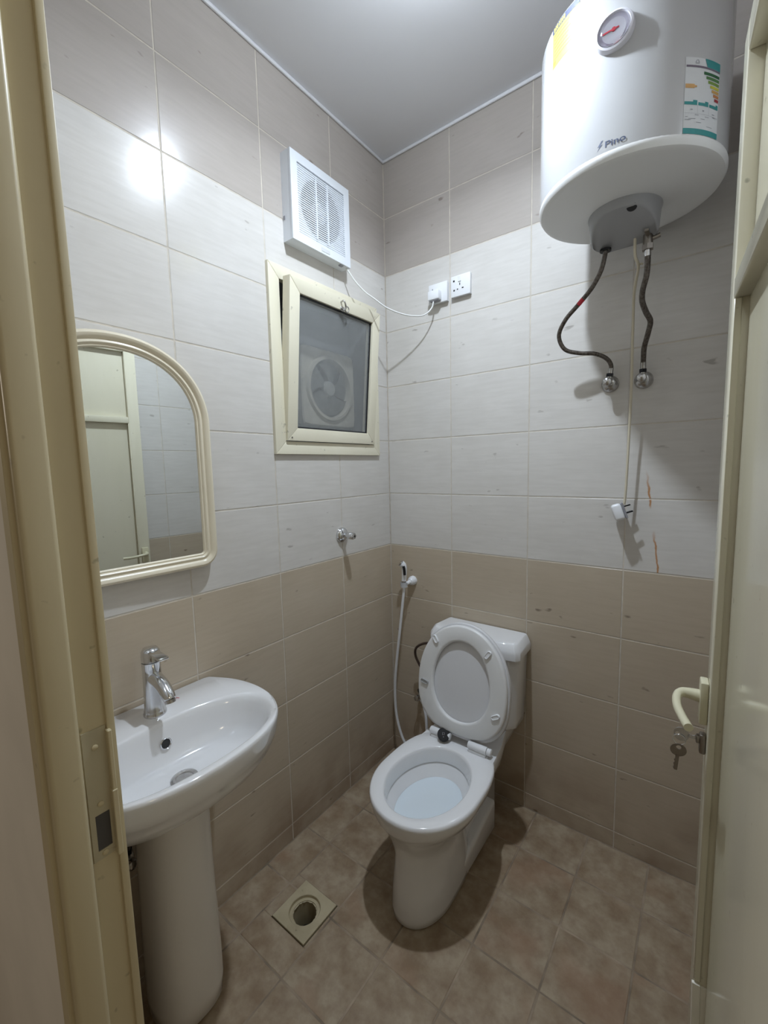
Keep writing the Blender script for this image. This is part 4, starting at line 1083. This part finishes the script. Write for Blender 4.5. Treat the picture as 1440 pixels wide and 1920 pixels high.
bm = B(); lathe(bm, [(0.0112, 0), (0.0112, 0.010)], (0.116, -0.060, 0.903), 'z', 18); obj('collar', bm, M_dull, bs, smooth=40)
bm = B(); tube(bm, cr([(0.117, -0.060, 0.905), (0.116, -0.060, 0.874), (0.106, -0.060, 0.80), (0.089, -0.060, 0.675), (0.067, -0.060, 0.52), (0.053, -0.060, 0.39), (0.053, -0.060, 0.27), (0.068, -0.060, 0.18), (0.100, -0.060, 0.105), (0.145, -0.058, 0.060),
                       (0.195, -0.055, 0.075), (0.222, -0.052, 0.15), (0.222, -0.048, 0.25), (0.205, -0.040, 0.31), (0.186, -0.034, 0.335)], 8), 0.0066, 12); obj('hose', bm, M_plastic, bs, smooth=60)
hd = thing('sprayer_holder', 'small round white holder on the wall gripping the bidet sprayer', 'holder', (0.160, 0.0, 0.905))
bm = B(); lathe(bm, [(0.022, 0), (0.022, 0.010), (0.018, 0.022), (0.012, 0.030)], (0.129, 0.0, 0.904), (0, -1, 0), 28)
tube(bm, [(0.129, -0.026, 0.904), (0.128, -0.040, 0.902), (0.122, -0.050, 0.898)], 0.009, 12); obj('bracket', bm, M_plastic, hd, smooth=50)
bm = B(); n = 24
pts = [(0.1165 + 0.0165 * cos(radians(250 + 320 * i / 23)), -0.060 + 0.0165 * sin(radians(250 + 320 * i / 23))) for i in range(24)]
ring_loft(bm, [[(x, y, z) for x, y in pts] for z in (0.884, 0.907)], False, False, False); bmesh.ops.solidify(bm, geom=bm.faces[:], thickness=0.0035); obj('clip', bm, M_plastic, hd, smooth=50)

# ------------------------------------------------------------------ floor drain
dr = thing('floor_drain', 'square ivory floor drain without its cover beside the basin pedestal', 'drain', (0.24, -0.8445, 0))
dcx, dcy = 0.240, -0.8445
bm = B()
def sq3(i, hw): a = 2 * pi * i / N; m = max(abs(cos(a)), abs(sin(a))); return (dcx + hw * cos(a) / m, dcy + hw * sin(a) / m)
def cc3(i, r): a = 2 * pi * i / N; return (dcx + r * cos(a), dcy + r * sin(a))
def cut8(i): return i
ring_loft(bm, [[(*sq3(i, 0.0735), -0.02) for i in range(N)], [(*sq3(i, 0.0735), 0.0035) for i in range(N)], [(*sq3(i, 0.0725), 0.0045) for i in range(N)], [(*cc3(i, 0.052), 0.0045) for i in range(N)], [(*cc3(i, 0.0505), 0.003) for i in range(N)], [(*cc3(i, 0.050), -0.006) for i in range(N)], [(*cc3(i, 0.0405), -0.006) for i in range(N)], [(*cc3(i, 0.040), -0.012) for i in range(N)], [(*cc3(i, 0.037), -0.10) for i in range(N)]], True, False, False)
bmesh.ops.recalc_face_normals(bm, faces=bm.faces)
obj('drain_plate', bm, M_drain, dr, smooth=35)
bm = B(); rings = []
rnd = random.Random(7)
rr = [0.0385 + rnd.uniform(-0.0022, 0.0012) for _ in range(N)]
ring_loft(bm, [[(dcx + 0.0402 * cos(2 * pi * i / N), dcy + 0.0402 * sin(2 * pi * i / N), -0.0085) for i in range(N)], [(dcx + rr[i] * cos(2 * pi * i / N), dcy + rr[i] * sin(2 * pi * i / N), -0.0095) for i in range(N)]], True, False, False); obj('broken_rim', bm, M_drain, dr)
bm = B(); lathe(bm, [(0.039, 0), (0.039, 0.002)], (dcx, dcy, -0.094), 'z', 32); obj('drain_shade_disc', bm, plain('drain_hole_shade', (0.010, 0.010, 0.008), 0.6, spec=0.1), dr)  # near-black disc; the darkness of the open drain is in its colour

# ------------------------------------------------------------------ ceiling lamp
lp = thing('ceiling_lamp', 'small frosted bulb hanging under the middle of the ceiling', 'lamp', (*LAMP_POS, CEIL))
bm = B(); lathe(bm, [(0.045, CEIL), (0.045, CEIL - 0.008), (0.022, CEIL - 0.012), (0.020, CEIL - 0.020)], (*LAMP_POS, 0), 'z', 32); obj('lamp_base', bm, M_plastic, lp, smooth=40)
bm = B(); lathe(bm, [(0.015, CEIL - 0.020), (0.024, CEIL - 0.034), (0.030, CEIL - 0.052), (0.031, CEIL - 0.070), (0.027, CEIL - 0.088), (0.018, CEIL - 0.101), (0.006, CEIL - 0.107)], (*LAMP_POS, 0), 'z', 40)
m, nt, b = newmat('frosted_lamp_glow'); b.inputs['Base Color'].default_value = (0.8, 0.8, 0.8, 1)
b.inputs['Emission Color'].default_value = (*LAMP_COL, 1); b.inputs['Emission Strength'].default_value = LAMP_GLOW
obj('diffuser', bm, m, lp, smooth=60)
